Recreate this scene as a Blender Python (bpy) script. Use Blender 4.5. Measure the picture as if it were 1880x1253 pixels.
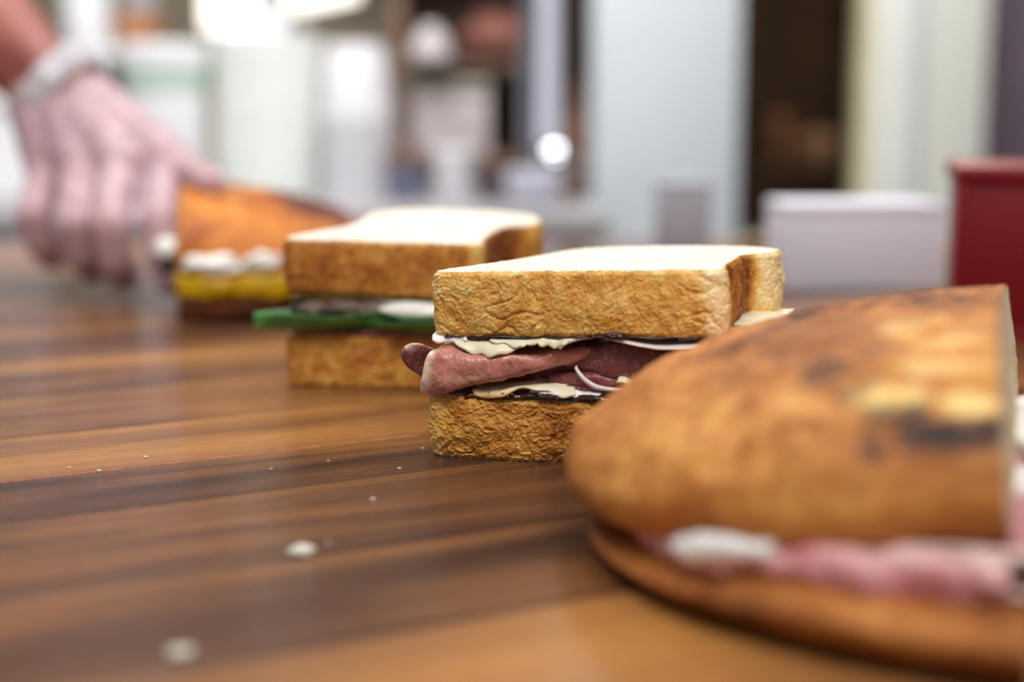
import bpy, bmesh, math, random
import numpy as np
from mathutils import Vector, Matrix

# ------------------------------------------------------------------ scene, camera, world, lights
for o in list(bpy.data.objects):
    bpy.data.objects.remove(o)
sc = bpy.context.scene
COL = sc.collection
TZ = 0.90                       # height of the counter top above the floor (m)
U = 0.01                        # shapes are written in centimetres

cam_d = bpy.data.cameras.new('camera')
cam = bpy.data.objects.new('camera', cam_d)
COL.objects.link(cam)
cam.location = (0.0, 0.0, TZ + 0.13)
cam.rotation_euler = (math.radians(90 - 9.27), 0, 0)
cam_d.sensor_width = 36.0
cam_d.lens = 50.0
cam_d.clip_start = 0.02
cam_d.dof.use_dof = True
cam_d.dof.focus_distance = 0.535
cam_d.dof.aperture_fstop = 3.1
sc.camera = cam

world = bpy.data.worlds.new('world')
sc.world = world
world.use_nodes = True
world.node_tree.nodes['Background'].inputs[0].default_value = (0.93, 0.96, 1.0, 1)
world.node_tree.nodes['Background'].inputs[1].default_value = 0.27


def area_light(name, loc, size, energy, color=(1, 1, 1), target=None):
    d = bpy.data.lights.new(name, 'AREA')
    d.shape = 'RECTANGLE'
    d.size, d.size_y = size
    d.energy = energy
    d.color = color
    o = bpy.data.objects.new(name, d)
    COL.objects.link(o)
    o.location = loc
    if target is not None:
        o.rotation_euler = (Vector(target) - Vector(loc)).to_track_quat('-Z', 'Y').to_euler()
    return o


area_light('ceiling_lamp_over_counter', (-0.25, 0.95, 2.55), (1.3, 0.5), 9, (1.0, 0.96, 0.90))
area_light('ceiling_lamp_over_kitchen', (-0.30, 1.60, 2.45), (2.2, 0.5), 64, (1.0, 0.98, 0.96), (-0.2, 2.55, 1.0))
area_light('ceiling_lamp_behind_counter', (0.05, -0.42, 2.5), (1.6, 0.6), 37, (1.0, 0.96, 0.90), (0.0, 0.7, 0.9))
area_light('storeroom_fill', (0.75, 3.4, 2.5), (0.3, 0.3), 42, (1.0, 0.78, 0.55))  # unseen fill light added to lift the storeroom out of black

sc.view_settings.view_transform = 'Standard'
sc.view_settings.look = 'None'
sc.view_settings.exposure = -0.30
sc.view_settings.gamma = 1.0
sc.view_settings.use_curve_mapping = False

random.seed(7)
rng = np.random.default_rng(7)


# ------------------------------------------------------------------ helpers
def lin(r, g, b):
    def f(c):
        c /= 255.0
        return c / 12.92 if c <= 0.04045 else ((c + 0.055) / 1.055) ** 2.4
    return (f(r), f(g), f(b), 1.0)


_perm = np.random.default_rng(3).permutation(256)
_perm = np.concatenate([_perm, _perm, _perm])
_grad = np.random.default_rng(5).normal(size=(256, 3))
_grad /= np.linalg.norm(_grad, axis=1)[:, None]


def perlin(p):
    """gradient noise, p (n,3), about -0.7..0.7"""
    p = np.asarray(p, float)
    i = np.floor(p).astype(int)
    f = p - i
    i &= 255
    w = f * f * f * (f * (f * 6 - 15) + 10)
    out = np.zeros(len(p))
    for dx in (0, 1):
        for dy in (0, 1):
            for dz in (0, 1):
                h = _perm[_perm[_perm[(i[:, 0] + dx) & 255] + ((i[:, 1] + dy) & 255)] + ((i[:, 2] + dz) & 255)]
                g = _grad[h]
                d = f - np.array([dx, dy, dz])
                v = (g * d).sum(1)
                wt = (w[:, 0] if dx else 1 - w[:, 0]) * (w[:, 1] if dy else 1 - w[:, 1]) * (w[:, 2] if dz else 1 - w[:, 2])
                out += v * wt
    return out


def fbm(p, octaves=3, gain=0.5):
    a, s, t = 1.0, 1.0, 0.0
    for k in range(octaves):
        t = t + a * perlin(np.asarray(p) * s + 17.3 * k)
        a *= gain
        s *= 2.03
    return t


def sstep(a, b, x):
    t = np.clip((np.asarray(x, float) - a) / (b - a), 0, 1)
    return t * t * (3 - 2 * t)


def mesh_obj(name, verts, faces, mat, parent=None, attrs=None, smooth=True, scale=U, loc=None, rot=None):
    me = bpy.data.meshes.new(name)
    v = np.asarray(verts, float) * scale
    me.from_pydata(v.tolist(), [], [list(map(int, f)) for f in faces])
    if attrs:
        for k, a in attrs.items():
            at = me.attributes.new(k, 'FLOAT', 'POINT')
            at.data.foreach_set('value', np.asarray(a, np.float32))
    if smooth:
        me.polygons.foreach_set('use_smooth', np.ones(len(me.polygons), bool))
    me.update()
    bm = bmesh.new()
    bm.from_mesh(me)
    bmesh.ops.recalc_face_normals(bm, faces=bm.faces)
    bm.to_mesh(me)
    bm.free()
    if mat:
        me.materials.append(mat)
    o = bpy.data.objects.new(name, me)
    COL.objects.link(o)
    if parent:
        o.parent = parent
    if loc is not None:
        o.location = loc
    if rot is not None:
        o.rotation_euler = rot
    return o


def empty(name, loc, rz=0.0):
    o = bpy.data.objects.new(name, None)
    COL.objects.link(o)
    o.empty_display_size = 0.02
    o.location = loc
    o.rotation_euler = (0, 0, rz)
    return o


def tag(o, label=None, cat=None, group=None, kind=None):
    if label:
        o['label'] = label
    if cat:
        o['category'] = cat
    if group:
        o['group'] = group
    if kind:
        o['kind'] = kind
    return o


def grid_faces(nu, nv, wrap_u=False, off=0):
    f = []
    for i in range(nu if wrap_u else nu - 1):
        i2 = (i + 1) % nu
        for j in range(nv - 1):
            f.append((off + i * nv + j, off + i2 * nv + j, off + i2 * nv + j + 1, off + i * nv + j + 1))
    return f


def box_bm(bm, x0, x1, y0, y1, z0, z1, bev=0.0, seg=2):
    r = bmesh.ops.create_cube(bm, size=1.0)
    vs = r['verts']
    for v in vs:
        v.co = Vector((x0 + (v.co.x + .5) * (x1 - x0), y0 + (v.co.y + .5) * (y1 - y0), z0 + (v.co.z + .5) * (z1 - z0)))
    if bev > 0:
        es = list({e for v in vs for e in v.link_edges})
        bmesh.ops.bevel(bm, geom=es, offset=bev, segments=seg, affect='EDGES', profile=0.5)


def bm_obj(name, bm, mat, parent=None, smooth=True, loc=None, angle=40):
    me = bpy.data.meshes.new(name)
    bmesh.ops.recalc_face_normals(bm, faces=bm.faces)
    bm.to_mesh(me)
    bm.free()
    if smooth:
        for p in me.polygons:
            p.use_smooth = True
        try:
            me.set_sharp_from_angle(angle=math.radians(angle))
        except Exception:
            pass
    if mat:
        me.materials.append(mat)
    o = bpy.data.objects.new(name, me)
    COL.objects.link(o)
    if parent:
        o.parent = parent
    if loc is not None:
        o.location = loc
    return o


def box(name, dims, mat, parent=None, bev=0.2, **kw):
    bm = bmesh.new()
    x0, x1, y0, y1, z0, z1 = [d * U for d in dims]
    box_bm(bm, x0, x1, y0, y1, z0, z1, bev * U)
    return bm_obj(name, bm, mat, parent, **kw)


def lathe(name, prof, mat, parent=None, seg=48, loc=None, jitter=0.0):
    prof = np.asarray(prof, float)
    v, n = [], len(prof)
    for i in range(seg):
        a = 2 * math.pi * i / seg
        for r, z in prof:
            v.append((r * math.cos(a), r * math.sin(a), z))
    f = grid_faces(seg, n, True)
    if prof[0][0] > 1e-6:
        f.append([i * n for i in range(seg)][::-1])
    if prof[-1][0] > 1e-6:
        f.append([i * n + n - 1 for i in range(seg)])
    o = mesh_obj(name, v, f, mat, parent, loc=loc)
    try:
        o.data.set_sharp_from_angle(angle=math.radians(40))
    except Exception:
        pass
    return o


def catmull(P, n, closed=False):
    """even-parameter Catmull-Rom through control points"""
    P = np.asarray(P, float)
    m = len(P)
    out = []
    segs = m if closed else m - 1
    t = np.linspace(0, segs, n, endpoint=not closed)
    for x in t:
        k = min(int(x), segs - 1)
        u = x - k
        if closed:
            p0, p1, p2, p3 = P[(k - 1) % m], P[k % m], P[(k + 1) % m], P[(k + 2) % m]
        else:
            p0, p1, p2, p3 = P[max(k - 1, 0)], P[k], P[k + 1], P[min(k + 2, m - 1)]
        out.append(0.5 * ((2 * p1) + (-p0 + p2) * u + (2 * p0 - 5 * p1 + 4 * p2 - p3) * u * u + (-p0 + 3 * p1 - 3 * p2 + p3) * u ** 3))
    return np.array(out)


def even(P, n, closed=False):
    """resample polyline evenly by length"""
    P = np.asarray(P, float)
    if closed:
        P = np.vstack([P, P[:1]])
    d = np.concatenate([[0], np.cumsum(np.linalg.norm(np.diff(P, axis=0), axis=1))])
    t = np.linspace(0, d[-1], n, endpoint=not closed)
    return np.stack([np.interp(t, d, P[:, k]) for k in range(P.shape[1])], 1)


def tube(name, path, rad, mat, parent=None, seg=16, n=40, cap=True):
    P = even(catmull(path, n * 2), n)
    rad = np.interp(np.linspace(0, 1, n), np.linspace(0, 1, len(np.atleast_1d(rad))), np.atleast_1d(rad))
    T = np.gradient(P, axis=0)
    T /= np.linalg.norm(T, axis=1)[:, None]
    v = []
    ref = np.array([0.13, 0.31, 0.94])
    for i in range(n):
        a = np.cross(T[i], ref)
        if np.linalg.norm(a) < 0.1:
            a = np.cross(T[i], [1, 0, 0])
        a /= np.linalg.norm(a)
        b = np.cross(T[i], a)
        for k in range(seg):
            w = 2 * math.pi * k / seg
            v.append(P[i] + rad[i] * (math.cos(w) * a + math.sin(w) * b))
    f = []
    for i in range(n - 1):
        for k in range(seg):
            k2 = (k + 1) % seg
            f.append((i * seg + k, i * seg + k2, (i + 1) * seg + k2, (i + 1) * seg + k))
    if cap:
        f.append(list(range(seg))[::-1])
        f.append([(n - 1) * seg + k for k in range(seg)])
    return mesh_obj(name, v, f, mat, parent)


def sheet(name, fn, nu, nv, thick, mat, parent, attr=None, rough=0.0, seed=0):
    """a thin slice: fn(u,v)->xyz in cm for u,v in 0..1, closed and thick, with rounded rim"""
    uu, vv = np.meshgrid(np.linspace(0, 1, nu), np.linspace(0, 1, nv), indexing='ij')
    u, v = uu.ravel(), vv.ravel()
    P = np.asarray(fn(u, v), float)
    if P.shape[0] == 3 and P.shape[1] != 3:
        P = P.T
    if rough:
        P = P + rough * np.stack([fbm(P * 1.1 + 3 + seed), fbm(P * 1.1 + 31 + seed), fbm(P * 1.1 + 57 + seed)], 1)
    G = P.reshape(nu, nv, 3)
    du, dv = np.gradient(G, axis=0), np.gradient(G, axis=1)
    n = np.cross(du, dv)
    n /= (np.linalg.norm(n, axis=2)[:, :, None] + 1e-9)
    e = np.minimum(np.minimum(uu, 1 - uu) * (nu - 1), np.minimum(vv, 1 - vv) * (nv - 1))
    th = thick * 0.5 * np.where(e < 0.5, 0.35, np.where(e < 1.5, 0.85, 1.0))[:, :, None]
    A, B = (G + n * th).reshape(-1, 3), (G - n * th).reshape(-1, 3)
    N = nu * nv
    f = grid_faces(nu, nv) + [tuple(reversed(q)) for q in grid_faces(nu, nv, off=N)]
    rim = [i * nv for i in range(nu)] + [(nu - 1) * nv + j for j in range(1, nv)] + [i * nv + nv - 1 for i in range(nu - 2, -1, -1)] + [j for j in range(nv - 2, 0, -1)]
    for k in range(len(rim)):
        a, b = rim[k], rim[(k + 1) % len(rim)]
        f.append((a, b, b + N, a + N))
    edge = np.minimum(np.minimum(uu, 1 - uu), np.minimum(vv, 1 - vv)).ravel()
    fat = 1 - sstep(0.0, 0.06, edge)
    if attr is not None:
        fat = attr(u, v, G.reshape(-1, 3))
    return mesh_obj(name, np.vstack([A, B]), f, mat, parent, attrs={'fat': np.concatenate([fat, fat])})


def blob(name, c, r, mat, parent, amp=0.25, fr=1.0, seed=0, sub=4):
    """lumpy rounded piece, centre c and half sizes r in cm"""
    bm = bmesh.new()
    bmesh.ops.create_icosphere(bm, subdivisions=sub, radius=1.0)
    P = np.array([v.co[:] for v in bm.verts])
    k = 1 + amp * fbm(P * 1.3 * fr + seed * 7.7, 3)
    Q = P * k[:, None] * np.array(r) + np.array(c)
    for v, q in zip(bm.verts, Q):
        v.co = Vector(q * U)
    return bm_obj(name, bm, mat, parent, angle=180)


# ------------------------------------------------------------------ materials
class NT:
    def __init__(self, name):
        self.m = bpy.data.materials.new(name)
        self.m.use_nodes = True
        self.t = self.m.node_tree
        self.b = self.t.nodes['Principled BSDF']
        self.out = self.t.nodes['Material Output']

    def n(self, typ, **kw):
        nd = self.t.nodes.new(typ)
        for k, v in kw.items():
            setattr(nd, k, v)
        return nd

    def link(self, a, b):
        self.t.links.new(a, b)

    def set(self, **kw):
        for k, v in kw.items():
            self.b.inputs[k.replace('_', ' ')].default_value = v

    def coords(self, kind='Object', scale=(1, 1, 1), rot=(0, 0, 0)):
        c = self.n('ShaderNodeTexCoord')
        mp = self.n('ShaderNodeMapping')
        mp.inputs['Scale'].default_value = scale
        mp.inputs['Rotation'].default_value = rot
        self.link(c.outputs[kind], mp.inputs['Vector'])
        return mp.outputs[0]

    def noise(self, vec, scale, detail=4, rough=0.55, dist=0.0):
        x = self.n('ShaderNodeTexNoise')
        x.inputs['Scale'].default_value = scale
        x.inputs['Detail'].default_value = detail
        x.inputs['Roughness'].default_value = rough
        x.inputs['Distortion'].default_value = dist
        if vec is not None:
            self.link(vec, x.inputs['Vector'])
        return x.outputs[0]

    def ramp(self, fac, stops, interp='LINEAR'):
        r = self.n('ShaderNodeValToRGB')
        r.color_ramp.interpolation = interp
        el = r.color_ramp.elements
        while len(el) < len(stops):
            el.new(0.5)
        for e, (p, c) in zip(el, stops):
            e.position = p
            e.color = c if len(c) == 4 else (*c, 1)
        self.link(fac, r.inputs[0])
        return r.outputs[0]

    def mix(self, a, b, fac, blend='MIX'):
        x = self.n('ShaderNodeMix', data_type='RGBA', blend_type=blend)
        for s, v in ((x.inputs[6], a), (x.inputs[7], b), (x.inputs[0], fac)):
            if hasattr(v, 'is_output'):
                self.link(v, s)
            else:
                s.default_value = v
        return x.outputs[2]

    def math(self, op, a, b=0.0, c=None):
        x = self.n('ShaderNodeMath', operation=op)
        for s, v in zip(x.inputs, (a, b, c)):
            if v is None:
                continue
            if hasattr(v, 'is_output'):
                self.link(v, s)
            else:
                s.default_value = v
        return x.outputs[0]

    def attr(self, name):
        a = self.n('ShaderNodeAttribute', attribute_name=name)
        return a.outputs['Fac']

    def bump(self, h, strength=0.3, dist=0.001):
        b = self.n('ShaderNodeBump')
        b.inputs['Strength'].default_value = strength
        b.inputs['Distance'].default_value = dist
        self.link(h, b.inputs['Height'])
        self.link(b.outputs[0], self.b.inputs['Normal'])

    def color(self, c):
        if hasattr(c, 'is_output'):
            self.link(c, self.b.inputs['Base Color'])
        else:
            self.b.inputs['Base Color'].default_value = c


def plain(name, col, rough=0.5, metal=0.0, var=0.06, scale=30, coat=0.0, bump=0.0):
    t = NT(name)
    v = t.coords()
    n = t.noise(v, scale, 3)
    d = tuple(max(0, c * (1 - var * 2)) for c in col[:3]) + (1,)
    l = tuple(min(1, c * (1 + var)) for c in col[:3]) + (1,)
    t.color(t.ramp(n, [(0.3, d), (0.7, l)]))
    t.set(Roughness=rough, Metallic=metal)
    if coat:
        t.b.inputs['Coat Weight'].default_value = coat
        t.b.inputs['Coat Roughness'].default_value = 0.08
    if bump:
        t.bump(n, bump, 0.001)
    return t.m


def crust_mat(name, stops):
    t = NT(name)
    v = t.coords()
    tone = t.attr('tone')
    n1 = t.noise(v, 420, 4, 0.65)
    n2 = t.noise(t.coords(scale=(1, 1, 2.2)), 130, 3, 0.6, 0.6)
    f = t.math('ADD', tone, t.math('MULTIPLY', t.math('SUBTRACT', n2, 0.5), 0.35))
    f = t.math('ADD', f, t.math('MULTIPLY', t.math('SUBTRACT', n1, 0.5), 0.30))
    c = t.ramp(f, stops)
    sp = t.noise(v, 900, 2, 0.6)
    c = t.mix(c, lin(250, 220, 165), t.ramp(sp, [(0.60, (0, 0, 0)), (0.74, (0.55, 0.55, 0.55))]))
    t.color(c)
    t.set(Roughness=0.52)
    t.b.inputs['Specular IOR Level'].default_value = 0.35
    h = t.math('ADD', t.math('MULTIPLY', n1, 0.6), sp)
    t.bump(h, 0.6, 0.0008)
    return t.m


def crumb_mat(name='bread_crumb', c0=lin(224, 217, 203), c1=lin(236, 231, 220)):
    t = NT(name)
    v = t.coords()
    n = t.noise(v, 260, 5, 0.65)
    n2 = t.noise(v, 60, 3)
    c = t.ramp(n2, [(0.3, c0), (0.7, c1)])
    vo = t.n('ShaderNodeTexVoronoi')
    vo.inputs['Scale'].default_value = 520
    t.link(v, vo.inputs['Vector'])
    h = t.math('ADD', t.math('MULTIPLY', n, 1.2), vo.outputs['Distance'])
    t.color(c)
    t.set(Roughness=0.85)
    t.b.inputs['Specular IOR Level'].default_value = 0.15
    t.bump(h, 0.5, 0.001)
    return t.m


def focaccia_mat(name, stops, dark, rough=0.62):
    t = NT(name)
    v = t.coords()
    tone, burn, pale = t.attr('tone'), t.attr('burn'), t.attr('pale')
    n0 = t.noise(v, 24, 4, 0.55, 0.4)
    n1 = t.noise(v, 95, 4, 0.6, 0.3)
    n2 = t.noise(v, 300, 4, 0.65)
    f = t.math('ADD', tone, t.math('MULTIPLY', t.math('SUBTRACT', n0, 0.5), 0.9))
    f = t.math('ADD', f, t.math('MULTIPLY', t.math('SUBTRACT', n1, 0.5), 0.45))
    f = t.math('ADD', f, t.math('MULTIPLY', t.math('SUBTRACT', n2, 0.5), 0.45))
    c = t.ramp(f, stops)
    pf = t.math('MULTIPLY', pale, t.ramp(n1, [(0.25, (0.5, .5, .5)), (0.6, (1, 1, 1))]))
    c = t.mix(c, lin(252, 222, 146), pf)
    bf = t.math('MULTIPLY', burn, t.ramp(n1, [(0.25, (0.35, .35, .35)), (0.55, (1, 1, 1))]))
    c = t.mix(c, dark, bf)
    t.color(c)
    t.set(Roughness=rough)
    t.b.inputs['Specular IOR Level'].default_value = 0.25
    t.bump(t.math('ADD', n2, n1), 0.4, 0.0014)
    return t.m


def ham_mat(name, a, b, fatc, sss=0.12):
    t = NT(name)
    v = t.coords()
    n = t.noise(v, 70, 4, 0.6, 0.8)
    n2 = t.noise(v, 300, 3, 0.6)
    c = t.ramp(n, [(0.3, a), (0.7, b)])
    ve = t.noise(v, 120, 2, 0.5, 1.5)
    vein = t.ramp(t.math('ABSOLUTE', t.math('SUBTRACT', ve, 0.5)), [(0.0, (0.28, .28, .28)), (0.03, (0, 0, 0))])
    c = t.mix(c, fatc, vein)
    c = t.mix(c, fatc, t.math('MULTIPLY', t.attr('fat'), t.ramp(n2, [(0.3, (0.6, .6, .6)), (0.6, (1, 1, 1))])))
    t.color(c)
    t.set(Roughness=0.28)
    t.b.inputs['Subsurface Weight'].default_value = sss
    t.b.inputs['Subsurface Radius'].default_value = (1.0, 0.35, 0.3)
    t.b.inputs['Subsurface Scale'].default_value = 0.003
    t.bump(t.math('ADD', n2, t.math('MULTIPLY', n, 2.0)), 0.5, 0.0012)
    return t.m


def cheese_mat(name, a, b, edge, sss=0.2):
    t = NT(name)
    v = t.coords()
    n = t.noise(v, 90, 3, 0.6)
    c = t.mix(t.ramp(n, [(0.3, a), (0.7, b)]), edge, t.attr('fat'))
    t.color(c)
    t.set(Roughness=0.38)
    t.b.inputs['Subsurface Weight'].default_value = sss
    t.b.inputs['Subsurface Radius'].default_value = (1.0, 0.8, 0.5)
    t.b.inputs['Subsurface Scale'].default_value = 0.003
    t.bump(n, 0.25, 0.001)
    return t.m


def jam_mat():
    t = NT('fig_jam')
    v = t.coords()
    n = t.noise(v, 380, 3, 0.6)
    n2 = t.noise(v, 160, 2, 0.5)
    c = t.ramp(n2, [(0.35, lin(34, 12, 10)), (0.62, lin(70, 30, 20)), (0.75, lin(96, 58, 22))])
    t.color(c)
    t.set(Roughness=0.14)
    t.b.inputs['Specular IOR Level'].default_value = 0.7
    t.bump(n, 0.6, 0.001)
    return t.m


def wood_mat():
    t = NT('counter_wood')
    oi = t.n('ShaderNodeObjectInfo')
    tc = t.n('ShaderNodeTexCoord')
    off = t.n('ShaderNodeVectorMath', operation='SCALE')
    cx = t.n('ShaderNodeCombineXYZ')
    t.link(oi.outputs['Random'], cx.inputs[0])
    t.link(oi.outputs['Random'], cx.inputs[1])
    t.link(cx.outputs[0], off.inputs[0])
    off.inputs[3].default_value = 23.0
    add = t.n('ShaderNodeVectorMath', operation='ADD')
    t.link(tc.outputs['Object'], add.inputs[0])
    t.link(off.outputs[0], add.inputs[1])

    def mp(s):
        m = t.n('ShaderNodeMapping')
        m.inputs['Scale'].default_value = s
        t.link(add.outputs[0], m.inputs['Vector'])
        return m.outputs[0]
    broad = t.noise(mp((3.2, 21, 21)), 1.0, 3, 0.5, 0.5)
    mid = t.noise(mp((5, 120, 120)), 1.0, 4, 0.6, 0.4)
    fine = t.noise(mp((22, 900, 900)), 1.0, 3, 0.6)
    pores = t.noise(mp((90, 1900, 1900)), 1.0, 2, 0.5)
    f = t.math('ADD', t.math('MULTIPLY', broad, 0.70), t.math('MULTIPLY', mid, 0.18))
    f = t.math('ADD', f, t.math('MULTIPLY', fine, 0.12))
    sep = t.n('ShaderNodeSeparateColor')
    t.link(oi.outputs['Color'], sep.inputs[0])
    f = t.math('ADD', f, t.math('SUBTRACT', sep.outputs[0], 0.5))
    c = t.ramp(f, [(0.34, lin(44, 28, 27)), (0.42, lin(78, 50, 39)), (0.50, lin(116, 76, 47)), (0.57, lin(142, 96, 58)), (0.68, lin(176, 122, 66))])
    c = t.mix(c, lin(46, 26, 20), t.ramp(pores, [(0.56, (0, 0, 0)), (0.70, (0.5, 0.5, 0.5))]))
    t.color(c)
    sm = t.noise(tc.outputs['Object'], 16, 4, 0.6)
    r = t.math('ADD', 0.10, t.math('MULTIPLY', t.math('ADD', sm, fine), 0.11))
    t.link(r, t.b.inputs['Roughness'])
    t.b.inputs['Specular IOR Level'].default_value = 0.42
    t.bump(t.math('ADD', t.math('MULTIPLY', fine, 0.6), pores), 0.22, 0.0006)
    return t.m


def skin_mat(name, a, b, c, sss=0.15):
    t = NT(name)
    v = t.coords()
    n = t.noise(v, 22, 4, 0.55, 0.4)
    n2 = t.noise(v, 260, 3)
    t.color(t.ramp(n, [(0.32, a), (0.5, b), (0.7, c)]))
    t.set(Roughness=0.5)
    t.b.inputs['Subsurface Weight'].default_value = sss
    t.b.inputs['Subsurface Radius'].default_value = (1.0, 0.4, 0.3)
    t.b.inputs['Subsurface Scale'].default_value = 0.004
    t.bump(n2, 0.15, 0.001)
    return t.m


def film_mat():
    t = NT('clear_glove_film')
    v = t.coords()
    n = t.noise(v, 60, 3, 0.6, 0.8)
    t.color(lin(240, 214, 228))
    t.set(Roughness=0.3)
    t.bump(n, 0.5, 0.002)
    tr = t.n('ShaderNodeBsdfTransparent')
    mx = t.n('ShaderNodeMixShader')
    t.link(t.ramp(n, [(0.3, (0.34, .34, .34)), (0.7, (0.6, .6, .6))]), mx.inputs[0])
    t.link(tr.outputs[0], mx.inputs[1])
    t.link(t.b.outputs[0], mx.inputs[2])
    t.link(mx.outputs[0], t.out.inputs['Surface'])
    return t.m


def emit_mat(name, col, s):
    t = NT(name)
    e = t.n('ShaderNodeEmission')
    e.inputs[0].default_value = col
    e.inputs[1].default_value = s
    t.link(e.outputs[0], t.out.inputs['Surface'])
    return t.m


def clear_plastic(name, col):
    t = NT(name)
    t.color(col)
    t.set(Roughness=0.06)
    tr = t.n('ShaderNodeBsdfTransparent')
    mx = t.n('ShaderNodeMixShader')
    mx.inputs[0].default_value = 0.35
    t.link(tr.outputs[0], mx.inputs[1])
    t.link(t.b.outputs[0], mx.inputs[2])
    t.link(mx.outputs[0], t.out.inputs['Surface'])
    return t.m


M = {}
M['crust'] = crust_mat('golden_crust', [(0.0, lin(247, 226, 176)), (0.22, lin(236, 192, 108)), (0.45, lin(214, 154, 66)), (0.68, lin(176, 108, 38)), (0.86, lin(134, 72, 26)), (1.0, lin(100, 48, 20))])
M['crumb'] = crumb_mat()
M['crumb_warm'] = crumb_mat('focaccia_crumb', lin(232, 212, 172), lin(246, 234, 206))
M['focaccia'] = focaccia_mat('focaccia_crust', [(0.1, lin(240, 194, 112)), (0.34, lin(210, 148, 76)), (0.55, lin(184, 116, 56)), (0.75, lin(150, 90, 42)), (0.95, lin(100, 56, 30))], lin(52, 38, 40))
M['focaccia_far'] = focaccia_mat('focaccia_orange_crust', [(0.1, lin(240, 180, 90)), (0.34, lin(212, 138, 52)), (0.55, lin(190, 110, 36)), (0.75, lin(148, 74, 28)), (0.95, lin(92, 44, 22))], lin(80, 38, 24))
M['ham'] = ham_mat('pink_ham', lin(164, 90, 84), lin(212, 144, 130), lin(240, 210, 186))
M['ham_dark'] = ham_mat('dark_ham', lin(98, 46, 52), lin(144, 80, 80), lin(206, 168, 158))
M['ham_pale'] = ham_mat('pale_ham', lin(198, 118, 128), lin(222, 160, 166), lin(244, 222, 214))
M['cheese'] = cheese_mat('cream_cheese_slice', lin(236, 226, 186), lin(248, 242, 216), lin(244, 232, 188))
M['cheese_rind'] = cheese_mat('rind_cheese', lin(238, 228, 190), lin(248, 242, 214), lin(206, 156, 92))
M['mozzarella'] = cheese_mat('white_cheese', lin(240, 240, 238), lin(252, 252, 250), lin(246, 246, 242), 0.3)
M['fatstrip'] = cheese_mat('white_fat', lin(226, 208, 204), lin(242, 232, 228), lin(236, 222, 216))
M['jam'] = jam_mat()
M['spinach'] = plain('green_leaf', lin(76, 142, 78), 0.38, 0, 0.3, 60, bump=0.4)
M['pepper'] = plain('yellow_pepper', lin(226, 178, 10), 0.25, 0, 0.14, 60)
M['mushroom'] = plain('grey_brown_mushroom', lin(122, 104, 92), 0.55, 0, 0.2, 120)
M['olive'] = plain('black_olive', lin(26, 24, 26), 0.25)
M['wood'] = wood_mat()
M['skin'] = skin_mat('arm_skin', lin(138, 72, 66), lin(168, 96, 86), lin(190, 120, 108))
M['film'] = film_mat()
M['cuff'] = plain('glove_cuff_film', lin(226, 224, 234), 0.35, 0, 0.05, 40)
M['white'] = plain('white_plastic', lin(236, 238, 242), 0.4, 0, 0.03)
M['paper'] = plain('white_paper', lin(236, 242, 238), 0.7, 0, 0.03)


# ------------------------------------------------------------------ the room
M['floor'] = plain('grey_floor_tile', lin(128, 120, 112), 0.5, 0, 0.1, 8)
M['wall'] = plain('beige_wall', lin(196, 182, 160), 0.75, 0, 0.05, 6)
M['pillar'] = plain('pale_blue_white_paint', lin(200, 208, 214), 0.5, 0, 0.02, 4)
M['cream'] = plain('cream_paint', lin(216, 217, 208), 0.45, 0, 0.02, 4)
M['cream_edge'] = plain('trim_yellow_light', lin(216, 206, 166), 0.5, 0, 0.05, 6)  # yellowish light on the jamb edge, put into its colour
M['mauve'] = plain('mauve_grey_panel', lin(98, 84, 98), 0.5, 0, 0.08, 12)
M['darkroom'] = plain('dark_brown_wall', lin(58, 40, 26), 0.8, 0, 0.2, 5)
M['brownwood'] = plain('brown_wood', lin(124, 96, 78), 0.5, 0, 0.16, 14)


def cm_box(name, x0, x1, y0, y1, z0, z1, mat, parent=None, bev=0.3):
    """box in cm; x across, y away from the camera, z from the counter top"""
    return box(name, (x0, x1, y0, y1, z0 + 90, z1 + 90), mat, parent, bev)


def structure(o):
    o['kind'] = 'structure'
    return o


structure(cm_box('floor', -400, 400, -150, 620, -94, -90, M['floor'], bev=0))
structure(cm_box('wall_back', -400, 9, 292, 298, -90, 180, M['wall'], bev=0))
# pale pier, dark opening, cream door post, mauve wall
structure(cm_box('wall_pier', 13.2, 37.4, 236, 262, -90, 180, M['pillar'], bev=1.0))
structure(cm_box('wall_right', 81, 330, 255, 262, -90, 180, M['mauve'], bev=0.5))
structure(cm_box('wall_storeroom', 9, 330, 520, 526, -90, 180, M['darkroom'], bev=0))
structure(cm_box('wall_storeroom_side', 140, 146, 262, 520, -90, 180, M['darkroom'], bev=0))
structure(cm_box('wall_passage', 5, 9, 262, 520, -90, 180, M['darkroom'], bev=0))
structure(cm_box('ceiling_storeroom', 9, 140, 262, 520, 176, 180, M['darkroom'], bev=0))
tr = structure(cm_box('trim_1', 61.2, 81, 246, 258, -90, 180, M['cream'], bev=0.8))
e = cm_box('stop_strip', 60, 61.2, 248, 256, -90, 180, M['cream_edge'], tr, bev=0.2)
e = cm_box('highlight_strip', 66.5, 69, 244.6, 246, -90, 180, M['pillar'], tr, bev=0.5)  # pale strip painted in for a bluish highlight on the post


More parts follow.
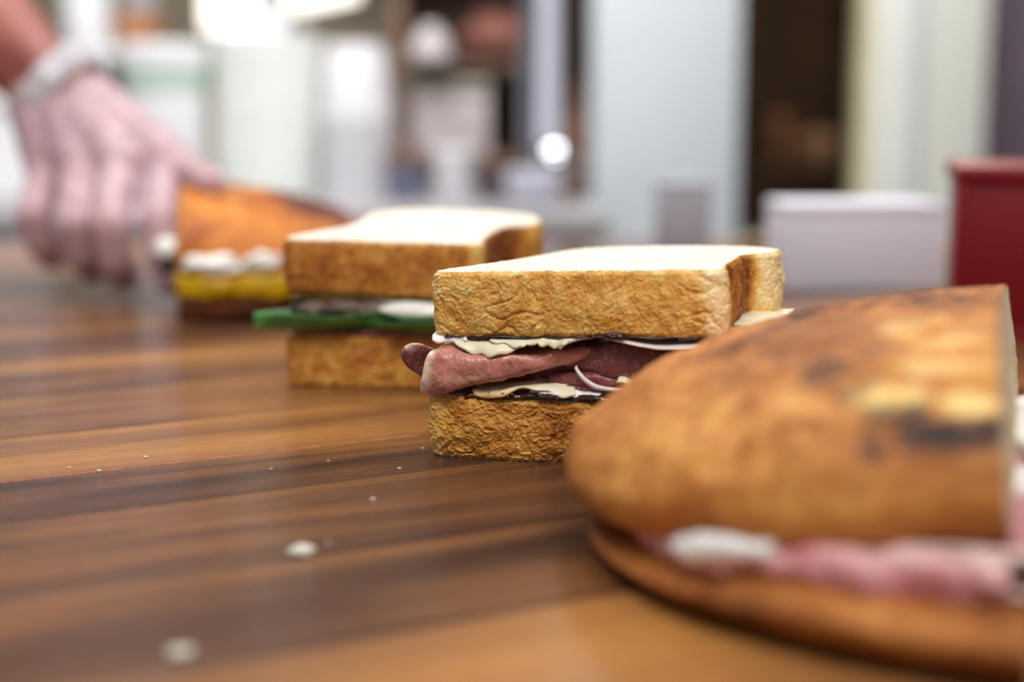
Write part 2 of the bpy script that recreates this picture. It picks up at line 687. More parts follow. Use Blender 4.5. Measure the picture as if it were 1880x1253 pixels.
# ------------------------------------------------------------------ the wooden counter, board by board
GA = math.atan2(0.459, 0.889)
ug, vg = np.array([0.889, 0.459]), np.array([-0.459, 0.889])
counter = empty('wooden_counter', (0, 0.6, 0))
tag(counter, 'long oiled wooden counter of glued brown boards under the sandwiches', 'counter')
XL, XR, YN, YF = -95.0, 95.0, 2.0, 143.0
seams = [-48, -41, -34, -27, -20, -13, -6, 1, 8, 15.5, 24.0, 31.7, 38.6, 46.2, 51.6, 58.6, 64.5, 71, 78, 84.5, 91, 98, 105, 112, 119, 126, 133, 140, 147, 154, 161, 168, 175]
tones = {24.0: 0.62, 31.7: 0.455, 38.6: 0.475, 46.2: 0.465, 51.6: 0.575, 58.6: 0.555, 64.5: 0.54, 71: 0.52, 78: 0.45, 84.5: 0.47, 91: 0.42, 15.5: 0.52}
for k in range(len(seams) - 1):
    v0, v1 = seams[k], seams[k + 1]
    u = -150 - 40 * random.random()
    joints = [u]
    while u < 190:
        u += 70 + 70 * random.random()
        joints.append(u)
    if v0 == 51.6:
        joints = [-170, 230]
    elif 15 < v0 < 120:
        joints = [-170, 70 + 30 * random.random(), 230]
    for a, b in zip(joints[:-1], joints[1:]):
        bm = bmesh.new()
        g = 0.035 if v0 != 51.6 else 0.05
        box_bm(bm, a + g, b - g, v0 + g, v1 - g, -3.6, 0.0, 0.06, 1)
        bmesh.ops.transform(bm, matrix=Matrix.Rotation(GA, 4, 'Z'), verts=bm.verts)
        for co, no in (((XL, 0, 0), (-1, 0, 0)), ((XR, 0, 0), (1, 0, 0)), ((0, YN, 0), (0, -1, 0)), ((0, YF, 0), (0, 1, 0))):
            r = bmesh.ops.bisect_plane(bm, geom=bm.verts[:] + bm.edges[:] + bm.faces[:], plane_co=co, plane_no=no, clear_outer=True, dist=1e-5)
            cut = [x for x in r['geom_cut'] if isinstance(x, bmesh.types.BMEdge)]
            if cut:
                bmesh.ops.edgeloop_fill(bm, edges=cut)
        if len(bm.faces) < 4:
            bm.free()
            continue
        # board coordinates: x along the grain
        bmesh.ops.transform(bm, matrix=Matrix.Rotation(-GA, 4, 'Z'), verts=bm.verts)
        c = Vector(((a + b) / 2, (v0 + v1) / 2, 0))
        for v in bm.verts:
            v.co = (v.co - c) * U
        o = bm_obj('board', bm, M['wood'], counter, smooth=False)
        cw = Matrix.Rotation(GA, 3, 'Z') @ c
        o.location = (cw.x * U, cw.y * U - 0.6, TZ)
        o.rotation_euler = (0, 0, GA)
        tn = tones.get(v0, 0.5 + random.uniform(-0.1, 0.1)) + random.uniform(-0.01, 0.01)
        o.color = (tn, tn, tn, 1)
gl_ = cm_box('glue_line', -62, 22.5, 51.48, 51.70, -1.0, -0.012, plain('orange_glue_line', lin(176, 98, 48), 0.5, 0, 0.35, 160), counter, 0.0)
gl_.location = (0, -0.6, 0)
gl_.data.transform(Matrix.Rotation(GA, 4, 'Z'))
cm_box('apron_board', XL + 3, XR - 3, YF - 8, YF - 5.5, -14, -3.7, M['brownwood'], counter).location = (0, -0.6, 0)
cm_box('apron_board', XL + 3, XR - 3, YN + 5, YN + 7.5, -14, -3.7, M['brownwood'], counter).location = (0, -0.6, 0)
for x in (XL + 4, XR - 11):
    for y in (YN + 8, YF - 15):
        cm_box('leg', x, x + 7, y, y + 7, -90, -3.7, M['brownwood'], counter).location = (0, -0.6, 0)


# ------------------------------------------------------------------ bread slices
def slice_outline(ctrl, n=760):
    return even(catmull(ctrl, 3000, True), n, True)


def bread_slice(name, ctrl, thick, seed, parent, tone_fn, style='top', rows=70, loc=(0, 0, 0), rot=(0, 0, 0), wr=1.0, npts=1500):
    """white loaf slice lying flat: crumb body with a crust band round it"""
    P = slice_outline(ctrl, npts)
    n = len(P)
    T = np.roll(P, -1, 0) - np.roll(P, 1, 0)
    T /= np.linalg.norm(T, axis=1)[:, None]
    nor = np.stack([T[:, 1], -T[:, 0]], 1)
    area = 0.5 * np.sum(P[:, 0] * np.roll(P[:, 1], -1) - np.roll(P[:, 0], -1) * P[:, 1])
    if area < 0:
        nor = -nor
    s = np.concatenate([[0], np.cumsum(np.linalg.norm(np.diff(P, axis=0), axis=1))])
    v = np.linspace(0, 1, rows)
    ss, vv = np.meshgrid(s, v, indexing='ij')
    px, py = np.repeat(P[:, 0], rows), np.repeat(P[:, 1], rows)
    z = (vv * thick).ravel()
    p3 = np.stack([px, py, z], 1) + seed * 11.1
    warp = 0.5 * np.stack([fbm(p3 * 0.8 + 5), fbm(p3 * 0.8 + 25), fbm(p3 * 0.8 + 45)], 1)
    q = p3 + warp
    edge = np.minimum(vv, 1 - vv).ravel()
    low = 0.10 * fbm(p3 * 0.55, 2)
    if style == 'top':
        w1 = perlin((p3 + 0.25 * warp) * np.array([0.9, 0.9, 1.5]))
        msk = sstep(-0.05, 0.25, perlin(p3 * 0.45 + 40))
        crease = np.clip(1 - np.abs(w1) / 0.11, 0, 1) ** 1.3 * msk
        w2 = np.abs(perlin(q * np.array([4.2, 4.2, 2.6]) + 9))
        w3 = np.abs(perlin(q * np.array([8.5, 8.5, 6.0]) + 3))
        w4 = perlin(q * 15.0)
        d = 0.07 - 0.07 * crease + 0.10 * fbm(q * 1.1 + 50, 2) + 0.07 * w2 + 0.09 * w3 + 0.03 * w4
    else:
        w1 = perlin(q * np.array([1.0, 1.0, 1.5]))
        msk = sstep(-0.2, 0.2, perlin(p3 * 0.5 + 40))
        crease = np.clip(1 - np.abs(w1) / 0.08, 0, 1) ** 1.5 * msk
        w2 = np.abs(perlin(q * np.array([3.2, 3.2, 5.2]) + 9))
        w3 = np.abs(perlin(q * np.array([6.5, 6.5, 10.5]) + 3))
        w4 = perlin(q * np.array([12.0, 12.0, 17.0]))
        d = 0.06 - 0.09 * crease + 0.12 * fbm(q * 1.2 + 50, 2) + 0.14 * w2 + 0.11 * w3 + 0.03 * w4
    d = d * wr
    rnd = 0.10 * (1 - sstep(0.0, 0.07, edge))
    bulge = 0.10 * np.sin(np.pi * vv.ravel())
    ragz = 0.05 * fbm(np.stack([ss.ravel() * 2.6, np.full(n * rows, seed * 3.0), np.round(vv.ravel()) * 9], 1), 3) + 0.05 * fbm(np.stack([ss.ravel() * .5, np.full(n * rows, seed * 5.0), np.round(vv.ravel()) * 9], 1), 1)
    off = low + d + bulge - rnd - 0.12
    X = px + np.repeat(nor[:, 0], rows) * off
    Y = py + np.repeat(nor[:, 1], rows) * off
    Z = z + ragz * (1 - sstep(0.0, 0.30, edge))
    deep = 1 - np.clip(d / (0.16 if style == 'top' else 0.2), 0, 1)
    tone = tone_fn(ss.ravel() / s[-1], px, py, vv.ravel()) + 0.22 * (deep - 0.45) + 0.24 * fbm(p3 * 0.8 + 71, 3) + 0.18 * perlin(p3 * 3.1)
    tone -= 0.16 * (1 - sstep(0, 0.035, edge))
    body_pts = []
    # crumb: inset wall plus top and bottom discs
    c = P.mean(0)
    rings = [1.0, 0.985, 0.96, 0.92, 0.85, 0.75, 0.62, 0.48, 0.32, 0.16]
    step = max(1, n // 380)
    Pi = P[::step] - nor[::step] * 0.16
    m = len(Pi)
    tz, bz = ragz.reshape(n, rows)[::step, -1], ragz.reshape(n, rows)[::step, 0]
    Vt, Vb = [], []
    for k, t in enumerate(rings):
        R = c + (Pi - c) * t
        nz = 0.035 * fbm(np.stack([R[:, 0] * 2.2, R[:, 1] * 2.2, np.full(m, seed * 2.0)], 1), 3) + 0.02 * perlin(np.stack([R[:, 0] * 7, R[:, 1] * 7, np.full(m, seed * 2.0)], 1))
        wt = max(0.0, 1 - (1 - t) / 0.04)
        Vt.append(np.column_stack([R, thick + nz * (1 - wt) + tz * wt + 0.02 * (1 - wt)]))
        Vb.append(np.column_stack([R, 0 + nz * (1 - wt) + bz * wt]))
    V = np.vstack(Vt + [np.array([[c[0], c[1], thick + 0.02]])] + Vb + [np.array([[c[0], c[1], 0.0]])])
    K = len(rings)
    half = K * m + 1
    f = []
    for h in (0, 1):
        for k in range(K - 1):
            for i in range(m):
                a, b = h * half + k * m + i, h * half + k * m + (i + 1) % m
                f.append((a, b, b + m, a + m))
        for i in range(m):
            f.append((h * half + (K - 1) * m + i, h * half + (K - 1) * m + (i + 1) % m, h * half + K * m))
    for i in range(m):
        f.append((i, (i + 1) % m, half + (i + 1) % m, half + i))
    body = mesh_obj(name, V, f, M['crumb'], parent, loc=Vector(loc) * U, rot=rot)
    # crust: outer skin closed onto the crumb wall
    outer = np.stack([X, Y, Z], 1)
    top_in = np.column_stack([P - nor * 0.2, thick + ragz.reshape(n, rows)[:, -1] + 0.005])
    bot_in = np.column_stack([P - nor * 0.2, ragz.reshape(n, rows)[:, 0] - 0.005])
    nv = rows + 2
    VV = np.concatenate([bot_in[:, None, :], outer.reshape(n, rows, 3), top_in[:, None, :]], 1).reshape(-1, 3)
    tn = tone.reshape(n, rows)
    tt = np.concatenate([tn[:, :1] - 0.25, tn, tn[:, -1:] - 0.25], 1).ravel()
    f = grid_faces(n, nv, True)
    for i in range(n):
        f.append((i * nv, ((i + 1) % n) * nv, ((i + 1) % n) * nv + nv - 1, i * nv + nv - 1))
    mesh_obj('crust', VV, f, M['crust'], body, attrs={'tone': np.clip(tt, 0, 1)})
    return body


def px_world(x, y):
    return x * U, y * U


# ---------------------------------------------------------------- the ham and cheese sandwich in focus
S3 = empty('ham_sandwich', (-0.0312, 0.525, TZ), -math.radians(15.0))
tag(S3, 'ham and white cheese sandwich with dark fig jam on golden white bread, in sharp focus', 'sandwich')
ctrl3 = [(0.15, 0.25), (0.7, 0.02), (2.5, 0), (5.4, 0.0), (8.2, 0), (10.2, 0.0), (10.75, 0.12), (10.95, 0.6), (10.95, 2.2), (11.0, 4.2), (11.05, 5.6), (11.35, 6.3), (11.95, 6.75), (12.25, 7.5), (12.15, 8.8),
         (11.2, 10.0), (9.3, 10.9), (7, 11.2), (5, 11.0), (3.6, 10.2), (2.9, 8.8), (2.5, 7.2), (2.0, 5.4), (1.2, 3.4), (0.35, 1.5), (0.02, 0.8)]


def tone3(sf, x, y, v):
    t = 0.33 + 0 * x
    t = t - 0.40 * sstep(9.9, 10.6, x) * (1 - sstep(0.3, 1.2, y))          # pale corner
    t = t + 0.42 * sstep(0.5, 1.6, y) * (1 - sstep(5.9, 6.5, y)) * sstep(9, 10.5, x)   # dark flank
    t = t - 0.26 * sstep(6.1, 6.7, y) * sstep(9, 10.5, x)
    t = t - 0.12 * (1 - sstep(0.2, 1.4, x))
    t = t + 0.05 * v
    return t


def tone3b(sf, x, y, v):
    return 0.50 - 0.18 * (1 - sstep(0.1, 1.2, x)) + 0.1 * sstep(2, 6, x) - 0.26 * (1 - sstep(0.02, 0.09, v)) * (x < 4)


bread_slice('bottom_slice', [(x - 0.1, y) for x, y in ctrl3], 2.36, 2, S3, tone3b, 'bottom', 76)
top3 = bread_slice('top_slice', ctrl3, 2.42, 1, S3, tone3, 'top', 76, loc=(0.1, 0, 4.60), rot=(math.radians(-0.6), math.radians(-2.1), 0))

# filling, coordinates of the sandwich: x along its front, y inwards, z up (cm)
def fold_piece(name, x0, x1, yf, zt, zb, mat, depth=3.5, thick=0.22, seed=0, attr=None, rough=0.05, nu=60, lip=0.5, slant=0.0):
    """a slice folded over: rounded fold to the front from x0 to x1; yf/zt/zb are functions of u"""
    def fn(u, v):
        x = x0 + (x1 - x0) * u
        a = (v - 0.5) * 2                 # -1 lower leaf end .. 1 upper leaf end
        zc, hh = (zt(u) + zb(u)) / 2, np.maximum((zt(u) - zb(u)) / 2 - thick / 2, 0.02)
        th = np.clip(a / lip, -1, 1) * math.pi / 2
        back = np.maximum(np.abs(a) - lip, 0) / (1 - lip) * depth
        sn = np.sign(th) * np.abs(np.sin(th)) ** 0.75
        y = yf(u) + (1 - np.cos(th)) ** 1.3 * np.minimum(hh, 0.45) + back
        z = zc + sn * hh
        return np.stack([x + slant * sn * (1 - u) ** 4, y, z], 1)
    return sheet(name, fn, nu, 44, thick, mat, S_CUR, attr, rough, seed)


def lerpf(*pts):
    xs, ys = [p[0] for p in pts], [p[1] for p in pts]
    return lambda u: np.interp(u, xs, ys)


S_CUR = S3
# big fold of ham at the left, fat edge at its end
fold_piece('ham_slice', -0.12, 6.5, lerpf((0, -0.30), (0.12, -0.45), (0.5, -0.15), (1, 0.9)), lerpf((0, 4.05), (0.1, 4.22), (0.3, 4.08), (0.65, 4.08), (1, 4.4)),
           lerpf((0, 2.42), (0.08, 2.40), (0.37, 2.92), (0.67, 3.45), (1, 4.0)), M['ham'], 3.0, 0.20, 1, nu=110,
           attr=lambda u, v, P: np.clip((1 - sstep(0.02, 0.07 + 0.04 * v, u)) + 0.55 * (1 - sstep(0.02, 0.09, np.abs(P[:, 2] - 3.15 - 0.10 * np.sin(u * 21) + 0.8 * (u - .3)))) * sstep(.14, .22, u) * (1 - sstep(.5, .65, u)), 0, 1), rough=0.14, slant=0.16)
# second leaf pointing out beyond the corner
def leaf_fn(u, v):
    w = 0.58 * np.sqrt(np.clip(1 - np.abs(2 * u - 1) ** 2.6, 0.0, 1)) * (2 * v - 1) + 0.02
    ax_, az_ = 0.35 - 1.55 * u, 2.5 + 1.6 * u
    return np.stack([ax_ + 0.77 * w, 0.75 + 0.9 * (1 - u) + 0.35 * w + 0.12 * np.sin(u * 5), az_ + 0.64 * w], 1)
sheet('ham_slice', leaf_fn, 34, 26, 0.26, M['ham_dark'], S3, attr=lambda u, v, P: sstep(0.80, 0.97, u) * sstep(0.2, 0.6, v), rough=0.08, seed=3)
# dark folded ham towards the right
fold_piece('ham_slice', 5.0, 10.2, lerpf((0, 1.1), (0.3, 0.55), (1, 0.4)), lerpf((0, 4.3), (0.4, 4.55), (1, 4.45)), lerpf((0, 3.3), (0.3, 3.15), (1, 2.9)), M['ham_dark'], 3.2, 0.22, 8, rough=0.10,
           attr=lambda u, v, P: 0 * u)
fold_piece('ham_slice', 4.4, 8.2, lerpf((0, 0.9), (0.4, 0.45), (1, 0.8)), lerpf((0, 3.25), (0.5, 3.45), (1, 3.0)), lerpf((0, 2.9), (0.5, 2.75), (1, 2.55)), M['ham_dark'], 3.2, 0.18, 13, rough=0.07,
           attr=lambda u, v, P: 0 * u)
fold_piece('ham_slice', 5.1, 9.6, lerpf((0, 0.45), (0.5, 0.25), (1, 0.35)), lerpf((0, 2.92), (0.5, 2.86), (1, 2.78)), lerpf((0, 2.74), (0.5, 2.6), (1, 2.52)), M['ham_dark'], 3.2, 0.13, 14, rough=0.05)
fold_piece('ham_slice', 0.4, 10.2, lerpf((0, 1.5), (1, 1.5)), lerpf((0, 4.4), (1, 4.6)), lerpf((0, 2.6), (1, 2.7)), M['ham_dark'], 2.5, 0.2, 28, rough=0.08, attr=lambda u, v, P: 0 * u)  # dark backing sheet added to paint the shade behind the fillings
# curled white fat strip of the middle slice
tube('fat_strip', [(5.55, 0.55, 3.62), (5.62, 0.28, 3.55), (5.95, 0.16, 3.22), (6.4, 0.12, 2.98), (7.0, 0.16, 2.9), (7.6, 0.3, 2.92)], [0.05, 0.085, 0.095, 0.085, 0.06], M['fatstrip'], S3, 12, 40)


# ruffled shaved cheese under the top slice
def ruffle(name, x0, x1, ytop, zt, drop, front, mat, parent, seed=0, thick=0.10, depth=2.5, waves=1.0, nu=56, attr=None, rough=0.04):
    """shaving that comes out level, then droops over its front edge"""
    def fn(u, v):
        x = x0 + (x1 - x0) * u
        dr = drop(u)
        w = 0.07 * np.sin(u * 6.28 * waves + seed) + 0.04 * np.sin(u * 15 * waves + 2 * seed)
        back = np.clip((0.55 - v) / 0.55, 0, 1)
        fr = np.clip((v - 0.55) / 0.45, 0, 1)
        y = ytop + depth * back - front * np.sin(fr * 1.5) + w * (0.3 + fr)
        z = zt(u) - dr * (1 - np.cos(fr * 1.5)) + 0.3 * w * fr + 0.03 * back
        return np.stack([x + 0.08 * np.sin(v * 4 + seed), y, z], 1)
    return sheet(name, fn, nu, 30, thick, mat, parent, attr, rough, seed)


arch = lambda a, b: (lambda u: b + (a - b) * np.sin(np.pi * np.clip(u, 0, 1)) ** 0.7)
ruffle('cheese_shaving', 1.05, 3.9, 0.45, lambda u: 4.48 + 0.05 * u, lambda u: arch(0.55, 0.02)(u) + 0.05 * np.sin(u * 27), 0.62, M['cheese'], S3, 1, 0.075, 1.8, rough=0.08)
ruffle('cheese_shaving', 2.45, 4.6, 0.35, lambda u: 4.60 + 0.05 * u, lambda u: arch(0.26, 0.04)(u) + 0.04 * np.sin(u * 19), 0.40, M['cheese'], S3, 2, 0.08, 1.8, rough=0.08)
ruffle('cheese_shaving', 4.2, 5.3, 0.30, lambda u: 4.70 + 0.03 * u, lambda u: arch(0.40, 0.14)(u) + 0.05 * np.sin(u * 13), 0.36, M['cheese'], S3, 5, 0.10, 1.6, rough=0.08)
ruffle('cheese_shaving', 0.02, 1.4, 0.35, lambda u: 4.56 + 0.05 * u, arch(0.22, 0.12), 0.22, M['mozzarella'], S3, 4, 0.16, 1.5)
tube('fat_strip', [(5.05, -0.02, 4.36), (5.12, -0.06, 4.46), (5.3, -0.02, 4.62), (5.7, 0.2, 4.72), (6.2, 0.5, 4.74)], [0.05, 0.09, 0.08, 0.05, 0.03], M['fatstrip'], S3, 12, 30)
# long thin white slice sagging below the top slice at the right
def long_fn(u, v):
    x = 6.2 + 5.6 * u
    y = 0.2 - 0.35 * np.sin(np.pi * u) - 0.1 * u + 2.6 * (1 - v)
    z = 4.86 - 0.42 * np.sin(np.pi * np.clip(u * 0.95, 0, 1)) ** 1.3 + 0.2 * u + (1 - v) * 0.12
    return np.stack([x, y, z], 1)
sheet('cheese_slice', long_fn, 60, 24, 0.13, M['fatstrip'], S3, rough=0.04, seed=9)
# cheese showing past the right end of the top slice
def flag_fn(u, v):
    x = 9.2 + 4.2 * u
    y = 0.9 + 5.4 * v + 0.3 * np.sin(u * 3)
    z = 4.72 + 0.25 * u + 0.08 * np.sin(u * 4 + v * 3) - 0.25 * (1 - v) * u
    return np.stack([x, y, z], 1)
sheet('cheese_slice', flag_fn, 36, 36, 0.24, M['mozzarella'], S3, rough=0.08, seed=11)
def flag2_fn(u, v):
    x = 9.0 + 3.9 * u
    y = 3.2 + 4.6 * v
    z = 4.92 + 0.16 * u + 0.05 * np.sin(u * 5)
    return np.stack([x, y, z], 1)
sheet('cheese_slice', flag2_fn, 30, 30, 0.16, M['cheese'], S3, rough=0.06, seed=12)
# cheese with a tan rind on the lower bread
ruffle('cheese_shaving', 1.7, 5.6, 0.4, lambda u: 2.62 + 0.24 * sstep(0.1, 0.6, u), lambda u: 0.16 + 0.10 * np.sin(u * 9) + 0.04 * np.sin(u * 23), 0.42, M['cheese_rind'], S3, 3, 0.085, 1.2, 1.3, rough=0.09,
       attr=lambda u, v, P: np.clip((1 - sstep(0.15, 0.5, u)) * 0.7 * sstep(0.6, 0.9, v) + sstep(0.86, 0.97, v) * (1 - sstep(0.5, 0.7, u)), 0, 1))
ruffle('cheese_shaving', 3.9, 6.6, 0.36, lambda u: 2.74 + 0.05 * np.sin(u * 5), lambda u: 0.24 + 0.08 * np.sin(u * 12), 0.30, M['mozzarella'], S3, 7, 0.12, 1.0, 1.6, rough=0.09)
sheet('cheese_shaving', lambda u, v: np.stack([7.1 + 1.1 * u, 0.12 + 0.7 * v + 0.1 * u, 3.15 - 0.35 * u + 0.18 * v + 0.1 * np.sin(u * 6)], 1), 20, 16, 0.16, M['cheese_rind'], S3, rough=0.05, seed=21)
# jam on both breads
def jam_fn(u, v):
    x = 1.4 + 9.2 * u
    y = -0.02 + 0.06 * np.sin(u * 31) + 4.0 * v
    z = 2.44 + 0.16 * sstep(0.1, 0.35, u) + 0.03 * np.sin(u * 50) + 0 * v - 0.1 * (1 - sstep(0, 0.03, v))
    return np.stack([x, y, z], 1)
sheet('jam', jam_fn, 140, 40, 0.16, M['jam'], S3, rough=0.05, seed=17)
for k in range(26):
    x = 2.2 + 8 * random.random()
    blob('jam_seed_clump', (x, -0.06 + 0.22 * random.random(), 2.46 + 0.14 * random.random()), (0.09 + .1 * random.random(), 0.08, 0.06 + .05 * random.random()), M['jam'], S3, 0.4, 1.2, k, 2)
def jamt_fn(u, v):
    x = 0.6 + 9.8 * u
    y = 0.05 + 0.05 * np.sin(u * 23) + 4.0 * v
    z = 4.58 + 0.037 * x + 0.03 * np.sin(u * 37) + 0 * v
    return np.stack([x, y, z], 1)
sheet('jam', jamt_fn, 120, 30, 0.10, M['jam'], S3, rough=0.03, seed=19)
blob('jam_drop', (7.05, -0.08, 4.93), (0.42, 0.13, 0.13), M['jam'], S3, 0.5, 1.8, 3, 4)
blob('jam_drop', (6.5, -0.02, 4.86), (0.45, 0.10, 0.06), M['jam'], S3, 0.5, 1.8, 5, 3)


# ---------------------------------------------------------------- the basil and egg sandwich behind it
S2 = empty('leaf_sandwich', (-0.1085, 0.664, TZ), -math.radians(8.5))
tag(S2, 'white bread sandwich with a green leaf and white egg, blurred behind the ham sandwich', 'sandwich')
S_CUR = S2
ctrl2 = [(0.15, 0.3), (0.7, 0.02), (2.5, 0), (5, 0.0), (7.2, 0), (8.6, 0.0), (9.3, 0.15), (9.55, 0.7), (9.5, 2.2), (9.6, 4.0), (9.8, 5.6), (10.3, 6.3), (11.0, 6.9), (11.25, 7.8), (11.1, 9.2),
         (10.2, 10.6), (8.3, 11.6), (6, 12.0), (4.2, 11.9), (2.7, 11.2), (2.0, 9.8), (1.9, 8.0), (2.0, 6.4), (1.6, 4.4), (0.6, 2.4), (0.05, 1.0)]


def tone2(sf, x, y, v):
    t = 0.60 + 0 * x
    t = t - 0.42 * sstep(8.7, 9.2, x) * (1 - sstep(0.6, 1.6, y))
    t = t + 0.22 * sstep(1.0, 2.0, y) * (1 - sstep(6.0, 6.6, y)) * sstep(8, 9.3, x)
    t = t - 0.22 * sstep(6.2, 7.0, y) * sstep(8, 9.5, x)
    return t


bread_slice('bottom_slice', ctrl2, 2.5, 4, S2, lambda s_, x, y, v: 0.52 + 0 * x, 'bottom', 46, wr=0.9, npts=600)
bread_slice('top_slice', ctrl2, 2.55, 5, S2, tone2, 'top', 46, loc=(0, 0, 4.45), rot=(math.radians(3.6), math.radians(0.8), 0), wr=0.7, npts=600)


def leaf(name, base, tip, width, mat, parent, sag=0.2, curl=0.25, seed=0):
    base, tip = np.array(base, float), np.array(tip, float)
    ax = tip - base
    L = np.linalg.norm(ax)
    ax /= L
    side = np.cross([0, 0, 1], ax)
    side /= np.linalg.norm(side)
    def fn(u, v):
        w = width * np.sin(np.pi * np.clip(u, 0.02, 0.98) ** 0.8) * (v - 0.5)
        p = base + np.outer(u * L, ax) + np.outer(w, side)
        p[:, 2] += -sag * np.sin(np.pi * u) + curl * (2 * np.abs(v - 0.5)) ** 2 + 0.06 * np.sin(9 * u + 7 * v + seed)
        return p
    o = sheet(name, fn, 40, 22, 0.07, mat, parent, seed=seed)
    tube('midrib', [base + (tip - base) * t + np.array([0, 0, -sag * math.sin(math.pi * t) - 0.03]) for t in (0.02, 0.3, 0.6, 0.95)], [0.06, 0.05, 0.03, 0.015], mat, o, 8, 16)
    return o


leaf('green_leaf', (5.0, 0.4, 2.95), (-1.3, -0.25, 2.8), 2.8, M['spinach'], S2, 0.05, 0.75, 1)
leaf('green_leaf', (3.6, 0.5, 2.8), (10.2, -0.35, 2.8), 2.6, M['spinach'], S2, 0.05, 0.6, 2)
leaf('green_leaf', (2.0, 1.2, 2.85), (8.2, 0.3, 2.85), 2.4, M['spinach'], S2, 0.0, 0.25, 5)
for (x, y, z, rx, s_) in ((1.5, 0.1, 3.7, 0.75, 1), (2.9, 0.3, 3.75, 0.9, 2), (4.2, 0.4, 3.7, 0.8, 3), (0.9, 0.9, 3.8, 0.7, 4)):
    blob('mushroom_piece', (x, y, z), (rx, 0.6, 0.42), M['mushroom'], S2, 0.35, 1.2, s_)
blob('egg_piece', (6.6, 0.15, 3.72), (1.9, 0.75, 0.42), M['mozzarella'], S2, 0.25, 1, 3)
blob('egg_piece', (9.0, 0.9, 3.7), (1.2, 0.9, 0.5), M['mozzarella'], S2, 0.25, 1, 6)
sheet('cheese_slice', lambda u, v: np.stack([0.4 + 9.0 * u, 0.12 + 7 * v, 4.22 + 0.12 * np.sin(u * 6) - 0.05 * u + 0.04 * v], 1), 40, 24, 0.22, plain('olive_green_pesto', lin(112, 100, 22), 0.4, 0, 0.2, 90), S2, rough=0.06, seed=4)
fold_piece('ham_slice', 0.3, 9.4, lerpf((0, 0.3), (0.4, 0.0), (1, 0.1)), lerpf((0, 2.78), (1, 2.8)), lerpf((0, 2.52), (1, 2.5)), M['ham_dark'], 4.2, 0.15, 22)


# ------------------------------------------------------------------ focaccia halves
def focaccia_piece(name, R, prof, mat, parent, seed, marks, lump=0.16, loc=(0, 0, 0), rot=(0, 0, 0), nth=150, a0=0.0, a1=math.pi, npf=70, tone=0.5, cutwave=0.05, wedge=None):
    """half a flat round loaf: cut side along local x at y=0, rounded towards +y. prof: (radius share, z) from the middle of the top
    round the rim to the middle of the base. R: function of angle (0..pi) giving radius."""
    pr = even(catmull(prof, 400), npf)
    th = np.linspace(a0, a1, nth)
    tt, kk = np.meshgrid(th, np.arange(npf), indexing='ij')
    rad = R(tt.ravel())
    rho = pr[kk.ravel(), 0]
    z = pr[kk.ravel(), 1].copy()
    x, y = rho * rad * np.cos(tt.ravel()), rho * rad * np.sin(tt.ravel())
    p3 = np.stack([x, y, z], 1) + seed * 9.7
    topness = sstep(0.15, 0.6, (z - pr[:, 1].min()) / (np.ptp(pr[:, 1])))
    dn = lump * fbm(p3 * 0.36, 3) * 1.3 + 0.06 * fbm(p3 * 1.3 + 4, 3) + 0.03 * fbm(p3 * 4.2 + 8, 2)
    k = rho * 0.35
    z = z + dn * (0.35 + 0.65 * topness)
    x, y = x * (1 + dn * 0.03 * rho), y * (1 + dn * 0.03 * rho)
    if wedge is not None:
        z = wedge(x, y, z)
    yc = np.maximum(y, 0.0) + cutwave * fbm(np.stack([x * 1.1, z * 1.1, np.full_like(x, seed)], 1), 3) * (y < 0.05)
    V = np.stack([x, yc, z], 1)
    f = grid_faces(nth, npf)
    burn, pale, tn = np.zeros(len(x)), np.zeros(len(x)), np.full(len(x), tone, float)
    for kind, mx, my, sx, sy, ang, amt in marks:
        ca, sa = math.cos(ang), math.sin(ang)
        dx, dy = x - mx, yc - my
        q = ((ca * dx + sa * dy) / sx) ** 2 + ((-sa * dx + ca * dy) / sy) ** 2
        q = q * (1 + 1.5 * fbm(p3 * 1.1 + 13, 2)) + 0.9 * fbm(p3 * 3.2 + 5, 3)
        w = amt * (1 - sstep(0.0, 1.5, q)) * topness
        if kind == 'burn':
            burn = np.maximum(burn, w)
        elif kind == 'pale':
            pale = np.maximum(pale, w)
        else:
            tn = tn + w
    o = mesh_obj(name, V, f, mat, parent, attrs={'tone': tn, 'burn': burn, 'pale': pale}, loc=Vector(loc) * U, rot=rot)
    # cut face of crumb: ring of both end profiles
    A, B = V[:npf], V[(nth - 1) * npf:]
    ring = np.vstack([A, B[::-1]])
    # sort into strip between top run and base run
    top = np.vstack([B[:npf // 2 + 1][::-1], A[:npf // 2 + 1]])
    mid = len(top)
    ia = int(np.argmax(np.abs(pr[:, 0])))
    up = np.vstack([B[:ia + 1][::-1], A[1:ia + 1]])
    dn_ = np.vstack([B[ia:], A[ia:][::-1]])
    up_e, dn_e = even(up, 120), even(dn_, 120)
    rows = 22
    W = []
    for r in range(rows):
        t = r / (rows - 1)
        w = up_e * (1 - t) + dn_e * t
        w = w.copy()
        inn = math.sin(math.pi * t)
        w[:, 1] += -0.03 + inn * (0.10 * fbm(np.column_stack([w[:, 0] * 1.5, np.full(120, seed), w[:, 2] * 1.5]), 3) + 0.05 * perlin(np.column_stack([w[:, 0] * 5, np.full(120, seed), w[:, 2] * 5])))
        W.append(w)
    W = np.stack(W, 1).reshape(-1, 3)
    Wb = W + np.array([0, 0.35, 0])
    N = len(W)
    f = grid_faces(120, rows) + [tuple(reversed(q)) for q in grid_faces(120, rows, off=N)]
    for i in range(119):
        f.append((i * rows, (i + 1) * rows, N + (i + 1) * rows, N + i * rows))
        f.append((i * rows + rows - 1, (i + 1) * rows + rows - 1, N + (i + 1) * rows + rows - 1, N + i * rows + rows - 1))
    mesh_obj('crumb', W, f[:119 * (rows - 1)], M['crumb_warm'], o)
    return o


